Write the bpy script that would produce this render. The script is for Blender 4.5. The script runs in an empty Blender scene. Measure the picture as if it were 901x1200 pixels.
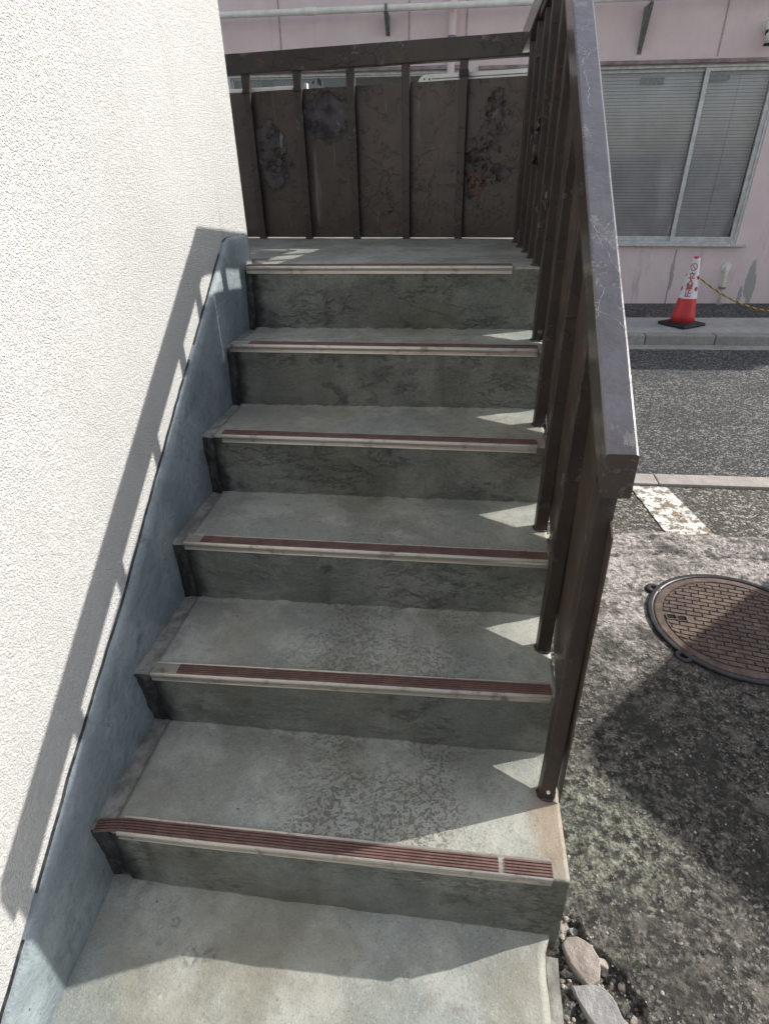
import bpy, bmesh, math, random
from mathutils import Vector, Matrix, noise

random.seed(7)
sc = bpy.context.scene
R = math.radians

# ------------------------------------------------------------------ camera, sky, sun, exposure
cam_d = bpy.data.cameras.new('camera'); cam = bpy.data.objects.new('camera', cam_d)
sc.collection.objects.link(cam); sc.camera = cam
CP, CY, CR = R(30.299), R(-7.565), R(-1.554)
F = Vector((math.sin(CY)*math.cos(CP), math.cos(CY)*math.cos(CP), -math.sin(CP)))
rt = Vector((math.cos(CY), -math.sin(CY), 0)); up = rt.cross(F)
rx = math.cos(CR)*rt + math.sin(CR)*up; ux = -math.sin(CR)*rt + math.cos(CR)*up
M = Matrix((rx, ux, -F)).transposed().to_4x4(); M.translation = Vector((0.7498, -0.6840, 1.4282))
cam.matrix_world = M
cam_d.sensor_fit = 'VERTICAL'; cam_d.sensor_height = 24.0; cam_d.lens = 24.0*698.43/1200.0
cam_d.clip_start = 0.02; cam_d.clip_end = 500

SUN = Vector((1.0, 0.36, 0.70)).normalized()
el = math.asin(SUN.z)
w = bpy.data.worlds.new('World'); sc.world = w; w.use_nodes = True
nt = w.node_tree; bg = nt.nodes['Background']
sky = nt.nodes.new('ShaderNodeTexSky'); sky.sky_type = 'NISHITA'; sky.sun_disc = False
sky.sun_elevation = el; sky.sun_rotation = math.atan2(SUN.x, SUN.y)
sky.air_density = 1.0; sky.dust_density = 1.6; sky.ozone_density = 1.0
hs = nt.nodes.new('ShaderNodeHueSaturation'); hs.inputs['Saturation'].default_value = 0.55   # white balance of the phone
nt.links.new(sky.outputs[0], hs.inputs['Color']); nt.links.new(hs.outputs[0], bg.inputs[0]); bg.inputs[1].default_value = 0.15
sl = bpy.data.lights.new('sun', 'SUN'); sl.energy = 4.2; sl.angle = R(0.5); sl.color = (1.0, 0.96, 0.90)
so = bpy.data.objects.new('sun', sl); sc.collection.objects.link(so)
so.rotation_euler = SUN.to_track_quat('Z', 'Y').to_euler()
sc.view_settings.view_transform = 'Standard'; sc.view_settings.look = 'None'
sc.view_settings.exposure = 0.45; sc.view_settings.gamma = 1.0
sc.view_settings.use_curve_mapping = False

# ------------------------------------------------------------------ material helpers
class NB:
    """small node builder"""
    def __init__(s, name):
        s.m = bpy.data.materials.new(name); s.m.use_nodes = True
        s.t = s.m.node_tree; s.b = s.t.nodes['Principled BSDF']
        s.pos = s.t.nodes.new('ShaderNodeTexCoord').outputs['Object']
    def _set(s, sock, v):
        if isinstance(v, bpy.types.NodeSocket): s.t.links.new(v, sock)
        elif v is not None:
            if sock.type == 'RGBA' and len(v) == 3: v = (*v, 1)
            sock.default_value = v
    def map(s, scale=(1,1,1), loc=(0,0,0), rot=(0,0,0), vec=None):
        n = s.t.nodes.new('ShaderNodeMapping'); s._set(n.inputs[0], vec or s.pos)
        n.inputs[1].default_value = loc; n.inputs[2].default_value = rot; n.inputs[3].default_value = scale
        return n.outputs[0]
    def noise(s, scale, detail=6, rough=.6, vec=None, dist=0.0, col=False):
        n = s.t.nodes.new('ShaderNodeTexNoise'); s._set(n.inputs['Vector'], vec or s.pos)
        n.inputs['Scale'].default_value = scale; n.inputs['Detail'].default_value = detail
        n.inputs['Roughness'].default_value = rough; n.inputs['Distortion'].default_value = dist
        return n.outputs['Color' if col else 'Fac']
    def voro(s, scale, feature='F1', vec=None, out='Distance', rnd=1.0):
        n = s.t.nodes.new('ShaderNodeTexVoronoi'); n.feature = feature; s._set(n.inputs['Vector'], vec or s.pos)
        n.inputs['Scale'].default_value = scale; n.inputs['Randomness'].default_value = rnd
        return n.outputs[out]
    def wave(s, scale, axis='X', vec=None, prof='SIN'):
        n = s.t.nodes.new('ShaderNodeTexWave'); n.bands_direction = axis; n.wave_profile = prof
        s._set(n.inputs['Vector'], vec or s.pos); n.inputs['Scale'].default_value = scale
        return n.outputs['Fac']
    def ramp(s, v, a, b, lo=0.0, hi=1.0, smooth=True):
        n = s.t.nodes.new('ShaderNodeMapRange'); n.interpolation_type = 'SMOOTHSTEP' if smooth else 'LINEAR'
        s._set(n.inputs[0], v); n.inputs[1].default_value = a; n.inputs[2].default_value = b
        n.inputs[3].default_value = lo; n.inputs[4].default_value = hi
        return n.outputs[0]
    def mth(s, op, a, b=None, c=None):
        n = s.t.nodes.new('ShaderNodeMath'); n.operation = op
        s._set(n.inputs[0], a); s._set(n.inputs[1], b)
        if c is not None: s._set(n.inputs[2], c)
        return n.outputs[0]
    def mix(s, f, a, b, blend='MIX'):
        n = s.t.nodes.new('ShaderNodeMix'); n.data_type = 'RGBA'; n.blend_type = blend
        s._set(n.inputs[0], f); s._set(n.inputs[6], a); s._set(n.inputs[7], b)
        return n.outputs[2]
    def sep(s, vec=None):
        n = s.t.nodes.new('ShaderNodeSeparateXYZ'); s._set(n.inputs[0], vec or s.pos); return n.outputs
    def vadd(s, a, b, op='ADD'):
        n = s.t.nodes.new('ShaderNodeVectorMath'); n.operation = op; s._set(n.inputs[0], a); s._set(n.inputs[1], b)
        return n.outputs['Value' if op in ('DISTANCE', 'LENGTH') else 'Vector']
    def warp(s, amount, scale, detail=4, vec=None):
        c = s.noise(scale, detail, .6, vec, col=True)
        o = s.vadd(c, (.5, .5, .5), 'SUBTRACT')
        n = s.t.nodes.new('ShaderNodeVectorMath'); n.operation = 'SCALE'; s._set(n.inputs[0], o)
        n.inputs['Scale'].default_value = amount
        return s.vadd(vec or s.pos, n.outputs[0])
    def blob(s, centre, radius, vec, soft=.25, squash=(1,1,1)):
        v = s.vadd(vec, centre, 'SUBTRACT')
        v = s.vadd(v, (1/(radius*squash[0]), 1/(radius*squash[1]), 1/(radius*squash[2])), 'MULTIPLY')
        d = s.vadd(v, (0,0,0), 'DISTANCE')
        return s.ramp(d, 1+soft, 1-soft)
    def bump(s, h, dist, strength=1.0, normal=None):
        n = s.t.nodes.new('ShaderNodeBump'); s._set(n.inputs['Height'], h)
        n.inputs['Distance'].default_value = dist; n.inputs['Strength'].default_value = strength
        if normal: s.t.links.new(normal, n.inputs['Normal'])
        return n.outputs[0]
    def done(s, color, rough=.8, bump=None, metal=0.0, spec=None, coat=None):
        s._set(s.b.inputs['Base Color'], color); s._set(s.b.inputs['Roughness'], rough)
        s._set(s.b.inputs['Metallic'], metal)
        if bump: s.t.links.new(bump, s.b.inputs['Normal'])
        if spec is not None: s.b.inputs['Specular IOR Level'].default_value = spec
        return s.m

def plain(name, col, rough=.6, metal=0.0, var=.15, scale=30, bumpd=.0004, spec=None):
    b = NB(name); n = b.noise(scale, 6, .6)
    c = b.mix(b.ramp(n, .3, .7), tuple(x*(1-var) for x in col), tuple(min(1, x*(1+var)) for x in col))
    return b.done(c, rough, b.bump(n, bumpd), metal, spec)

# ------------------------------------------------------------------ object helpers
C = sc.collection
def link(name, me, mats, parent=None, smooth=False):
    if isinstance(me, bmesh.types.BMesh):
        bm = me; bmesh.ops.recalc_face_normals(bm, faces=bm.faces[:])
        me = bpy.data.meshes.new(name); bm.to_mesh(me); bm.free()
    o = bpy.data.objects.new(name, me); C.objects.link(o)
    for m in (mats if isinstance(mats, (list, tuple)) else [mats]): me.materials.append(m)
    if parent: o.parent = parent
    if smooth:
        for p in me.polygons: p.use_smooth = True
    return o
def thing(name, label, cat, loc=(0,0,0), group=None):
    o = bpy.data.objects.new(name, None); C.objects.link(o); o.location = loc
    o.empty_display_size = .1
    return tag(o, label, cat, group)
def tag(o, label, cat, group=None):
    o['label'] = label; o['category'] = cat
    if group: o['group'] = group
    return o
def struct(o, kind='structure'):
    o['kind'] = kind; return o
def hexa(bm, p, bevel=0.0, segs=2):
    """p: 8 points, bottom 4 ccw then top 4 ccw"""
    v = [bm.verts.new(q) for q in p]
    fs = [bm.faces.new([v[i] for i in f]) for f in ((3,2,1,0),(4,5,6,7),(0,1,5,4),(1,2,6,5),(2,3,7,6),(3,0,4,7))]
    if bevel:
        es = list({e for f in fs for e in f.edges})
        bmesh.ops.bevel(bm, geom=es, offset=bevel, segments=segs, affect='EDGES', profile=.6)
    return bm
def box(bm, x0, x1, y0, y1, z0, z1, bevel=0.0, segs=2):
    return hexa(bm, [(x0,y0,z0),(x1,y0,z0),(x1,y1,z0),(x0,y1,z0),(x0,y0,z1),(x1,y0,z1),(x1,y1,z1),(x0,y1,z1)], bevel, segs)
def tube(bm, pts, r, n=12, cap=True):
    pts = [Vector(p) for p in pts]; rings = []
    rr = r if isinstance(r, (list, tuple)) else [r]*len(pts)
    for i, p in enumerate(pts):
        t = (pts[min(i+1, len(pts)-1)] - pts[max(i-1, 0)]).normalized()
        a = t.orthogonal().normalized() if i == 0 else (pa - t*pa.dot(t)).normalized()
        pa = a; b = t.cross(a)
        rings.append([bm.verts.new(p + (a*math.cos(k*2*math.pi/n) + b*math.sin(k*2*math.pi/n))*rr[i]) for k in range(n)])
    for A, B in zip(rings, rings[1:]):
        for k in range(n): bm.faces.new((A[k], A[(k+1) % n], B[(k+1) % n], B[k])).smooth = True
    if cap: bm.faces.new(rings[0][::-1]); bm.faces.new(rings[-1])
    return bm
def nz(x, y, z, s=1.0): return noise.noise(Vector((x*s, y*s, z*s)))
def fbm(x, y, z, s=1.0, o=5): return noise.fractal(Vector((x*s, y*s, z*s)), 1.0, 2.0, o)
def lerp(a, b, t): return a + (b-a)*t

# ------------------------------------------------------------------ materials
def m_stucco():
    b = NB('white_stucco')
    v1 = b.noise(230, 3, .6); v2 = b.ramp(b.voro(260, 'F1', b.warp(.006, 90)), .7, .0); v3 = b.noise(85, 3, .55)
    h = b.mth('ADD', b.mth('MULTIPLY', v1, 1.0), b.mth('MULTIPLY', v2, .45))
    h = b.mth('ADD', h, b.mth('MULTIPLY', v3, .8))
    big = b.noise(2.2, 4, .5)
    c = b.mix(b.ramp(big, .35, .7), (.585,.579,.565), (.535,.529,.515))
    pits = b.ramp(b.voro(38, 'F1'), .10, .045)
    pits = b.mth('MULTIPLY', pits, b.ramp(b.noise(17, 2), .60, .66))
    c = b.mix(pits, c, (.33,.31,.28))
    sr = b.mth('MULTIPLY', b.ramp(b.noise(9, 5, .65, b.map((1,1,.05))), .54, .72), b.ramp(b.noise(1.7, 3), .42, .62))
    c = b.mix(b.mth('MULTIPLY', sr, .30), c, (.36,.345,.315))
    return b.done(c, .93, b.bump(h, .0048, 1.0))
STUCCO = m_stucco()

def m_paint(name, base, lite, dark, riser=False, gain=1.0):
    """worn grey-green floor paint on concrete"""
    b = NB(name)
    n1 = b.noise(5.5, 6, .6, b.warp(.06, 6)); n2 = b.noise(34, 6, .65); n3 = b.noise(210, 3, .6)
    c = b.mix(b.ramp(n1, .40, .60), tuple(q*.90 for q in base), tuple(q*1.06 for q in lite))
    c = b.mix(b.ramp(n2, .48, .74, 0, .5), c, dark)
    c = b.mix(b.ramp(b.noise(3.3, 6, .7, b.map(loc=(4,1,6))), .48, .62, 0, .5), c, (base[0]*.76, base[1]*.90, base[2]*.98))
    c = b.mix(b.ramp(n3, .56, .70, 0, .35), c, tuple(q*1.45 for q in lite)); c = b.mix(b.ramp(n3, .44, .32, 0, .4), c, tuple(q*.6 for q in dark))
    c = b.mix(b.ramp(b.noise(2.6, 5, .65, b.map(loc=(7,3,1))), .48, .64, 0, .50), c, (base[0]*.78, base[1]*.70, base[2]*.58))
    if not riser:
        x, y, z = b.sep()
        # foot-worn pitted zone in the middle of the lower treads
        wv = b.warp(.10, 9)
        wx = b.sep(wv)
        m = b.mth('MULTIPLY', b.ramp(wx[0], .22, .48), b.ramp(wx[0], .93, .72))
        m = b.mth('MULTIPLY', b.mth('MULTIPLY', m, b.ramp(z, .72, .15, .25, 1.0)), b.ramp(z, .05, .15))
        pit = b.noise(72, 4, .62); pit2 = b.noise(170, 3, .6)
        pm = b.mth('MULTIPLY', b.mth('MAXIMUM', b.ramp(pit, .545, .60), b.ramp(pit2, .57, .63)), m)
        pm = b.mth('MULTIPLY', pm, b.ramp(b.noise(7, 4, .6), .36, .58))
        c = b.mix(b.mth('MULTIPLY', pm, .60), c, (dark[0]*.8, dark[1]*.74, dark[2]*.68))
        sp = b.mth('MULTIPLY', b.ramp(b.voro(26), .085, .04), b.ramp(b.noise(11, 2), .55, .62))
        c = b.mix(sp, c, (.05,.045,.04))
        ch = b.mth('MULTIPLY', b.ramp(b.voro(19, vec=b.map(loc=(3,5,2))), .10, .06), b.ramp(b.noise(8, 2, vec=b.map(loc=(1,9,4))), .60, .66))
        c = b.mix(ch, c, (.50,.49,.46))
        # brown rust wash below the foot of the end post
        rw = b.warp(.05, 22)
        c = b.mix(b.mth('MULTIPLY', b.blob((.985,.10,.208), .075, rw, .6, (.55,1.25,1)), .62), c, (.25,.16,.09))
        for rx_, ry_, rr_ in ((.235,-.125,.020), (.275,-.122,.015), (.18,-.07,.012)):
            rw2 = b.warp(.012, 60)
            ring = b.mth('MULTIPLY', b.blob((rx_,ry_,0), rr_, rw2, .3, (1,.9,9)), b.mth('SUBTRACT', 1.0, b.mth('MULTIPLY', b.blob((rx_,ry_,0), rr_*.5, rw2, .4, (1,.9,9)), .8)))
            c = b.mix(b.mth('MULTIPLY', b.mth('MULTIPLY', ring, b.ramp(pit, .42, .56)), .5), c, (.06,.058,.05))
        h = b.mth('ADD', b.mth('MULTIPLY', n2, .6), b.mth('MULTIPLY', n3, .35))
        h = b.mth('SUBTRACT', h, b.mth('MULTIPLY', pm, .8))
        h = b.mth('ADD', h, b.mth('MULTIPLY', n1, 1.5))
        nb = b.bump(h, .0032, 1.0)
        rg = b.ramp(n2, .3, .8, .48, .78)
    else:
        st = b.noise(9, 8, .72, b.map((.45,1,1.5), vec=b.warp(.05, 14)))
        cr = b.noise(30, 7, .75, b.map((.5,1,1.1), vec=b.warp(.04, 25)))
        # crusty, cracked-off paint in lines and patches
        rid = b.mth('ABSOLUTE', b.mth('SUBTRACT', st, .5))
        line = b.ramp(rid, .012, .0)
        line = b.mth('MULTIPLY', line, b.ramp(b.noise(4.2, 3, vec=b.map(loc=(2,0,5))), .46, .58))
        patch = b.mth('MULTIPLY', b.ramp(cr, .52, .66), b.ramp(b.noise(5, 4, .6, b.map(loc=(9,1,3))), .50, .66))
        c = b.mix(b.mth('MULTIPLY', patch, .20), c, (dark[0]*.6, dark[1]*.6, dark[2]*.56))
        c = b.mix(b.mth('MULTIPLY', line, .10), c, (.040,.038,.032))
        gx = b.sep(b.warp(.07, 17, 6))[0]
        c = b.mix(b.mth('MULTIPLY', b.ramp(gx, .094, .056), .94), c, (.018,.018,.018))
        drip = b.noise(13, 4, .6, b.map((1,1,.12)))
        c = b.mix(b.ramp(drip, .58, .75, 0, .5), c, (dark[0]*.75, dark[1]*.72, dark[2]*.6))
        sp = b.mth('MULTIPLY', b.ramp(b.voro(33), .10, .05), b.ramp(b.noise(9, 2, vec=b.map(loc=(4,4,4))), .57, .63))
        c = b.mix(sp, c, (.03,.03,.025))
        h = b.mth('ADD', b.mth('MULTIPLY', cr, 1.2), b.mth('MULTIPLY', n2, .6))
        h = b.mth('SUBTRACT', h, b.mth('MULTIPLY', line, .3)); h = b.mth('ADD', h, b.mth('MULTIPLY', st, 2.4)); h = b.mth('ADD', h, b.mth('MULTIPLY', patch, .7))
        nb = b.bump(h, .0065, 1.0)
        rg = .72
    return b.done(c, rg, nb)
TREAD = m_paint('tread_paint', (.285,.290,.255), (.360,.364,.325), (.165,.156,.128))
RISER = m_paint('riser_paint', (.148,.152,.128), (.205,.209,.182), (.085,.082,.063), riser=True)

def m_mortar():
    b = NB('raw_mortar'); n = b.noise(24, 8, .7); m = b.noise(7, 4)
    c = b.mix(b.ramp(n, .3, .7), (.15,.14,.12), (.36,.345,.31)); c = b.mix(b.ramp(m, .5, .7, 0, .7), c, (.10,.095,.08))
    return b.done(c, .9, b.bump(n, .005, 1))
MORTAR = m_mortar()
def m_tar():
    b = NB('black_grime'); n = b.noise(38, 8, .75, b.map((1,1,.45))); m = b.noise(11, 4)
    c = b.mix(b.ramp(n, .40, .75), (.012,.012,.013), (.10,.10,.095)); c = b.mix(b.ramp(m, .58, .7, 0, .6), c, (.16,.16,.145))
    return b.done(c, .7, b.bump(n, .008, 1))
TAR = m_tar()
def m_skirt():
    b = NB('blue_grey_skirt_paint'); n1 = b.noise(6, 6, .6, b.warp(.06, 7)); n2 = b.noise(48, 5, .6); n3 = b.noise(190, 2)
    c = b.mix(b.ramp(n1, .38, .62), (.195,.235,.252), (.275,.318,.335)); c = b.mix(b.ramp(b.noise(70, 5, .7), .52, .66, 0, .45), c, (.14,.16,.165))
    c = b.mix(b.ramp(b.noise(10, 5, .65, b.map(loc=(0,4,9))), .56, .70, 0, .65), c, (.085,.10,.108))
    c = b.mix(b.mth('MULTIPLY', b.ramp(b.voro(30), .10, .05), b.ramp(b.noise(12, 2), .54, .62)), c, (.05,.055,.05))
    h = b.mth('ADD', n2, b.mth('MULTIPLY', n3, .3)); h = b.mth('ADD', h, b.mth('MULTIPLY', n1, 2))
    return b.done(c, .55, b.bump(h, .0045, 1.0))
SKIRT = m_skirt()

def m_brown(name='brown_rail_paint', panel=False, rough=.34, k=1.0, coat=.25):
    b = NB(name)
    n1 = b.noise(9, 5, .6); n2 = b.noise(70, 5, .65); fine = b.noise(240, 2)
    base = b.mix(b.ramp(n1, .3, .7), (.039*k,.026*k,.0195*k), (.061*k,.042*k,.032*k))
    base = b.mix(b.ramp(n2, .60, .75, 0, .5), base, (.085*k,.066*k,.053*k))
    wv = b.warp(.095, 15, 7); wv2 = b.warp(.16, 5, 5)
    # cracked paint lines
    ce = b.voro(9, 'DISTANCE_TO_EDGE', b.warp(.05, 14, 6)); crk = b.ramp(ce, .010, .002)
    crk = b.mth('MULTIPLY', crk, b.ramp(b.noise(3.6, 3, vec=b.map(loc=(3,3,8))), .45, .58))
    if panel: crk = b.mth('MULTIPLY', crk, b.blob((.42,2.2,1.42), .20, b.pos, .4, (1,9,1.6)))
    c = b.mix(b.mth('MULTIPLY', crk, .45 if not panel else .12), base, (.016,.011,.009))
    h = b.mth('ADD', b.mth('MULTIPLY', n2, .6), b.mth('MULTIPLY', n1, 1.2))
    h = b.mth('ADD', h, b.mth('MULTIPLY', b.ramp(ce, .05, .0), b.mth('MULTIPLY', crk, 1.2)))
    # flaked spots: small light scars with lifted rims
    fl = b.noise(21, 7, .72, b.warp(.03, 60)); fz = b.noise(4.5, 3, .5, b.map(loc=(5,2,7)))
    lo, hi = (.575, .64) if not panel else (.645, .67)
    scar = b.mth('MULTIPLY', b.ramp(fl, lo, lo+.012), b.ramp(fz, .50, .60))
    rim = b.mth('MULTIPLY', b.ramp(fl, lo-.02, lo+.004), b.ramp(fl, lo+.018, lo+.002)); rim = b.mth('MULTIPLY', rim, b.ramp(fz, .49, .60))
    c = b.mix(b.mth('MULTIPLY', scar, .55), c, (.12,.095,.085) if panel else (.20,.17,.165))
    c = b.mix(b.mth('MULTIPLY', rim, .7), c, (.30,.23,.20))
    h = b.mth('SUBTRACT', h, b.mth('MULTIPLY', scar, 1.5)); h = b.mth('ADD', h, b.mth('MULTIPLY', rim, 1.8))
    if coat > .9:   # sky reflection put into the colour: lilac-grey tint on the handrail's upward faces
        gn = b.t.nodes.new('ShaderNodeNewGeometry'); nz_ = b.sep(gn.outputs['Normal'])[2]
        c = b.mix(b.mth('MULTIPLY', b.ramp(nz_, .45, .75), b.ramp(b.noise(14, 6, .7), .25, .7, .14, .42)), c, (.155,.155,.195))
    rg = b.mix(scar, (rough,)*3, (.7,)*3)
    if panel:
        big = None; rimd = None; wv3 = b.warp(.075, 17, 5)
        for ce_, r_, sq in (((-.115,2.29,1.50), .085, (.8,9,1.15)), ((-.10,2.29,1.42), .06, (1,9,1.3)), ((.155,2.25,1.605), .105, (1.0,9,.80)),
                            ((.79,2.16,1.40), .062, (.75,9,1.2)), ((.765,2.16,1.345), .04, (1,9,1)), ((.86,2.14,1.585), .055, (.5,9,1.5)), ((.875,2.14,1.39), .035, (1.5,9,.6))):
            q = b.blob(ce_, r_, wv, .06, sq); big = q if big is None else b.mth('MAXIMUM', big, q)
            q2 = b.blob((ce_[0]+.006, ce_[1], ce_[2]-.008), r_*1.08, wv3, .06, sq); rimd = q2 if rimd is None else b.mth('MAXIMUM', rimd, q2)
        pr = b.mix(b.ramp(b.noise(11, 5, .6), .40, .60), (.022,.019,.020), (.088,.075,.080))
        st = b.noise(45, 4, .6, b.map((1,1,.25)))
        pr = b.mix(b.ramp(st, .6, .72, 0, .6), pr, (.30,.29,.31))
        c = b.mix(b.mth('MULTIPLY', rimd, .8), c, (.012,.009,.009)); c = b.mix(big, c, pr)
        rust = b.blob((.79,2.16,1.352), .034, b.warp(.03, 30, 4), .5, (.8,9,1.15))
        c = b.mix(rust, c, b.mix(b.ramp(b.noise(90, 4), .4, .6), (.13,.040,.014), (.34,.115,.035)))
        drip = b.mth('MULTIPLY', b.ramp(b.noise(26, 3, .6, b.map((1,1,.06))), .62, .70), b.ramp(fz, .42, .62))
        c = b.mix(b.mth('MULTIPLY', drip, .48), c, (.24,.22,.205))
        h = b.mth('ADD', h, b.mth('MULTIPLY', big, b.mth('ADD', -2.6, b.mth('MULTIPLY', b.noise(20, 6, .7), 1.2))))
        # old flaked layers under later coats
        lay = b.ramp(b.noise(6.5, 7, .66, b.warp(.05, 30), .4), .535, .548); h = b.mth('ADD', h, b.mth('MULTIPLY', lay, .5))
        rg = b.mix(big, rg, (.8,)*3)
    c = b.mix(b.mth('MULTIPLY', b.ramp(b.noise(12, 6, .72, b.map(loc=(8,8,1))), .60, .70), .5), c, (.12,.055,.032))
    b.b.inputs['Coat Weight'].default_value = coat; b.b.inputs['Coat Roughness'].default_value = .19; b.b.inputs['Coat IOR'].default_value = 1.5 if coat < .9 else 1.75
    return b.done(c, rg, b.bump(h, .0022, .85))
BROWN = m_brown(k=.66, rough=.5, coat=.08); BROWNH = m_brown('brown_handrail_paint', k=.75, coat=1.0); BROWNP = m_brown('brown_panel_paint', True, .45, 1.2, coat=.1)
FLAKE = plain('peeled_paint_flake', (.062,.049,.043), .55, 0, .5, 60)

ALU = NB('scuffed_aluminium'); _n = ALU.noise(60, 5, .6, ALU.map((.05,1,1)))
ALU = ALU.done(ALU.mix(ALU.ramp(ALU.noise(22, 5, .7), .50, .76), (.50,.46,.41), (.21,.17,.135)), ALU.ramp(_n, .3, .7, .3, .5), ALU.bump(_n, .0003), .75)
def m_rubber():
    b = NB('red_brown_rubber'); n = b.noise(26, 5, .65); f = b.noise(240, 2)
    c = b.mix(b.ramp(n, .35, .7), (.112,.060,.050), (.170,.098,.082)); c = b.mix(b.ramp(b.noise(70, 5, .7), .6, .75, 0, .45), c, (.20,.15,.135))
    return b.done(c, .62, b.bump(f, .0006))
RUBBER = m_rubber()

def m_apron():
    b = NB('lichen_stained_concrete')
    x, y, z = b.sep()
    wv = b.warp(.30, 3.2, 5); w = b.sep(wv)
    agv = b.sep(b.voro(170, 'F1', b.warp(.008, 80), 'Color'))[0]; agd = b.voro(170, 'F1', b.warp(.008, 80))
    n1 = b.noise(30, 9, .74, b.warp(.02, 30)); n2 = b.noise(8, 6, .65, b.warp(.08, 8)); n3 = b.noise(120, 6, .75)
    vein = b.noise(16, 8, .75, b.map((.45,1.5,1), vec=b.warp(.05, 10))); n4 = b.noise(55, 6, .75)
    pale = b.mix(b.ramp(n4, .40, .60), (.25,.225,.20), (.70,.645,.60))
    pale = b.mix(b.ramp(vein, .52, .60, 0, .75), pale, (.13,.118,.095))
    dark = b.mix(b.ramp(n1, .42, .60), (.035,.033,.030), (.185,.168,.142))
    dark = b.mix(b.ramp(n4, .52, .64, 0, .8), dark, (.40,.37,.32)); dark = b.mix(b.ramp(n3, .50, .40, 0, .75), dark, (.030,.028,.026))
    dark = b.mix(b.mth('MULTIPLY', b.ramp(agv, .93, .96), .5), dark, (.48,.45,.40))
    stain = b.mth('ADD', b.ramp(w[1], 1.28, .55), b.mth('MULTIPLY', b.mth('SUBTRACT', b.noise(4.5, 7, .68, b.warp(.1, 7)), .5), 2.6))
    c = b.mix(b.ramp(stain, .12, .62), pale, dark)
    c = b.mix(b.ramp(b.noise(7, 7, .72, b.map(loc=(2,6,0))), .53, .60, 0, .72), c, (.055,.052,.045))
    c = b.mix(b.ramp(b.noise(5.5, 6, .7, b.map(loc=(8,1,0))), .56, .66, 0, .55), c, (.31,.285,.245))
    # pale green moss bloom beside the bottom step
    mo = b.blob((1.14,.27,-.03), .165, b.warp(.20, 9, 6), .6, (.9,1.0,3)); mm = b.mth('MULTIPLY', mo, b.mth('MULTIPLY', b.ramp(n1, .40, .62), b.ramp(n4, .36, .58)))
    c = b.mix(b.mth('MULTIPLY', mm, .85), c, b.mix(b.ramp(n3, .4, .65), (.22,.25,.17), (.56,.60,.48)))
    gr = b.mth('MULTIPLY', b.ramp(b.noise(10, 5, .7, b.map(loc=(5,5,5))), .60, .68), b.ramp(x, 1.35, 1.05))
    c = b.mix(b.mth('MULTIPLY', gr, .8), c, (.055,.085,.030))
    h = b.mth('ADD', b.mth('MULTIPLY', n1, 1.6), b.mth('MULTIPLY', n4, 1.0)); h = b.mth('ADD', h, b.mth('MULTIPLY', n3, .7))
    h = b.mth('ADD', h, b.mth('MULTIPLY', n2, 2.0))
    return b.done(c, .92, b.bump(h, .012, 1.0))
APRON = m_apron()
def m_asphalt(name, a, c2, sc_=150, pale=.25, bd=.004, spk=.72):
    b = NB(name); v = b.voro(sc_, 'F1', None, 'Color'); d = b.voro(sc_)
    g = b.sep(v)[0]; n = b.noise(3, 5, .6); n2 = b.noise(60, 6, .7)
    c = b.mix(b.ramp(g, .3, 1.0), a, c2); c = b.mix(b.ramp(g, spk, spk+.08, 0, .8), c, (pale, pale*.96, pale*.9))
    c = b.mix(b.ramp(n, .35, .7, 0, .45), c, tuple(q*.6 for q in a)); c = b.mix(b.ramp(n2, .58, .75, 0, .4), c, tuple(q*1.6 for q in c2))
    h = b.mth('ADD', b.mth('MULTIPLY', d, -1.2), b.mth('MULTIPLY', n2, .8))
    return b.done(c, .88, b.bump(h, bd, 1))
ROAD = m_asphalt('road_asphalt', (.045,.046,.048), (.105,.105,.107), 95, .30, .006)
OLDASPH = m_asphalt('old_pebbly_asphalt', (.075,.068,.052), (.20,.18,.14), 85, .42, .006)
DARKASPH = m_asphalt('dark_patch_asphalt', (.055,.053,.050), (.13,.125,.118), 70, .24, .006)
def m_conc(name, a, c2, bd=.005):
    b = NB(name); n = b.noise(14, 8, .7); f = b.noise(160, 4, .7); m = b.noise(2.5, 4)
    c = b.mix(b.ramp(n, .3, .7), a, c2); c = b.mix(b.ramp(f, .58, .72, 0, .5), c, tuple(q*.5 for q in a)); c = b.mix(b.ramp(m, .4, .7, 0, .35), c, tuple(q*.7 for q in a))
    return b.done(c, .9, b.bump(b.mth('ADD', n, b.mth('MULTIPLY', f, .6)), bd, 1))
SIDEWALK = m_conc('sidewalk_concrete', (.40,.39,.375), (.52,.505,.485))
CURB = m_conc('curb_concrete', (.30,.285,.255), (.44,.42,.38))
PINKCONC = m_conc('pinkish_kerb_concrete', (.36,.32,.29), (.50,.46,.43))
def m_line():
    b = NB('worn_white_road_paint'); n = b.noise(22, 8, .72, b.warp(.05, 12)); f = b.noise(95, 5, .7)
    wear = b.ramp(n, .505, .545); sp = b.ramp(f, .60, .64)
    c = b.mix(b.ramp(b.noise(6, 4), .4, .7), (.74,.73,.69), (.62,.61,.56))
    c = b.mix(sp, c, (.22,.21,.18)); c = b.mix(wear, c, b.mix(b.ramp(f, .4, .6), (.14,.10,.06), (.34,.26,.17)))
    return b.done(c, .85, b.bump(b.mth('ADD', b.mth('MULTIPLY', wear, -1), f), .003, 1))
LINE = m_line()

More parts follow.
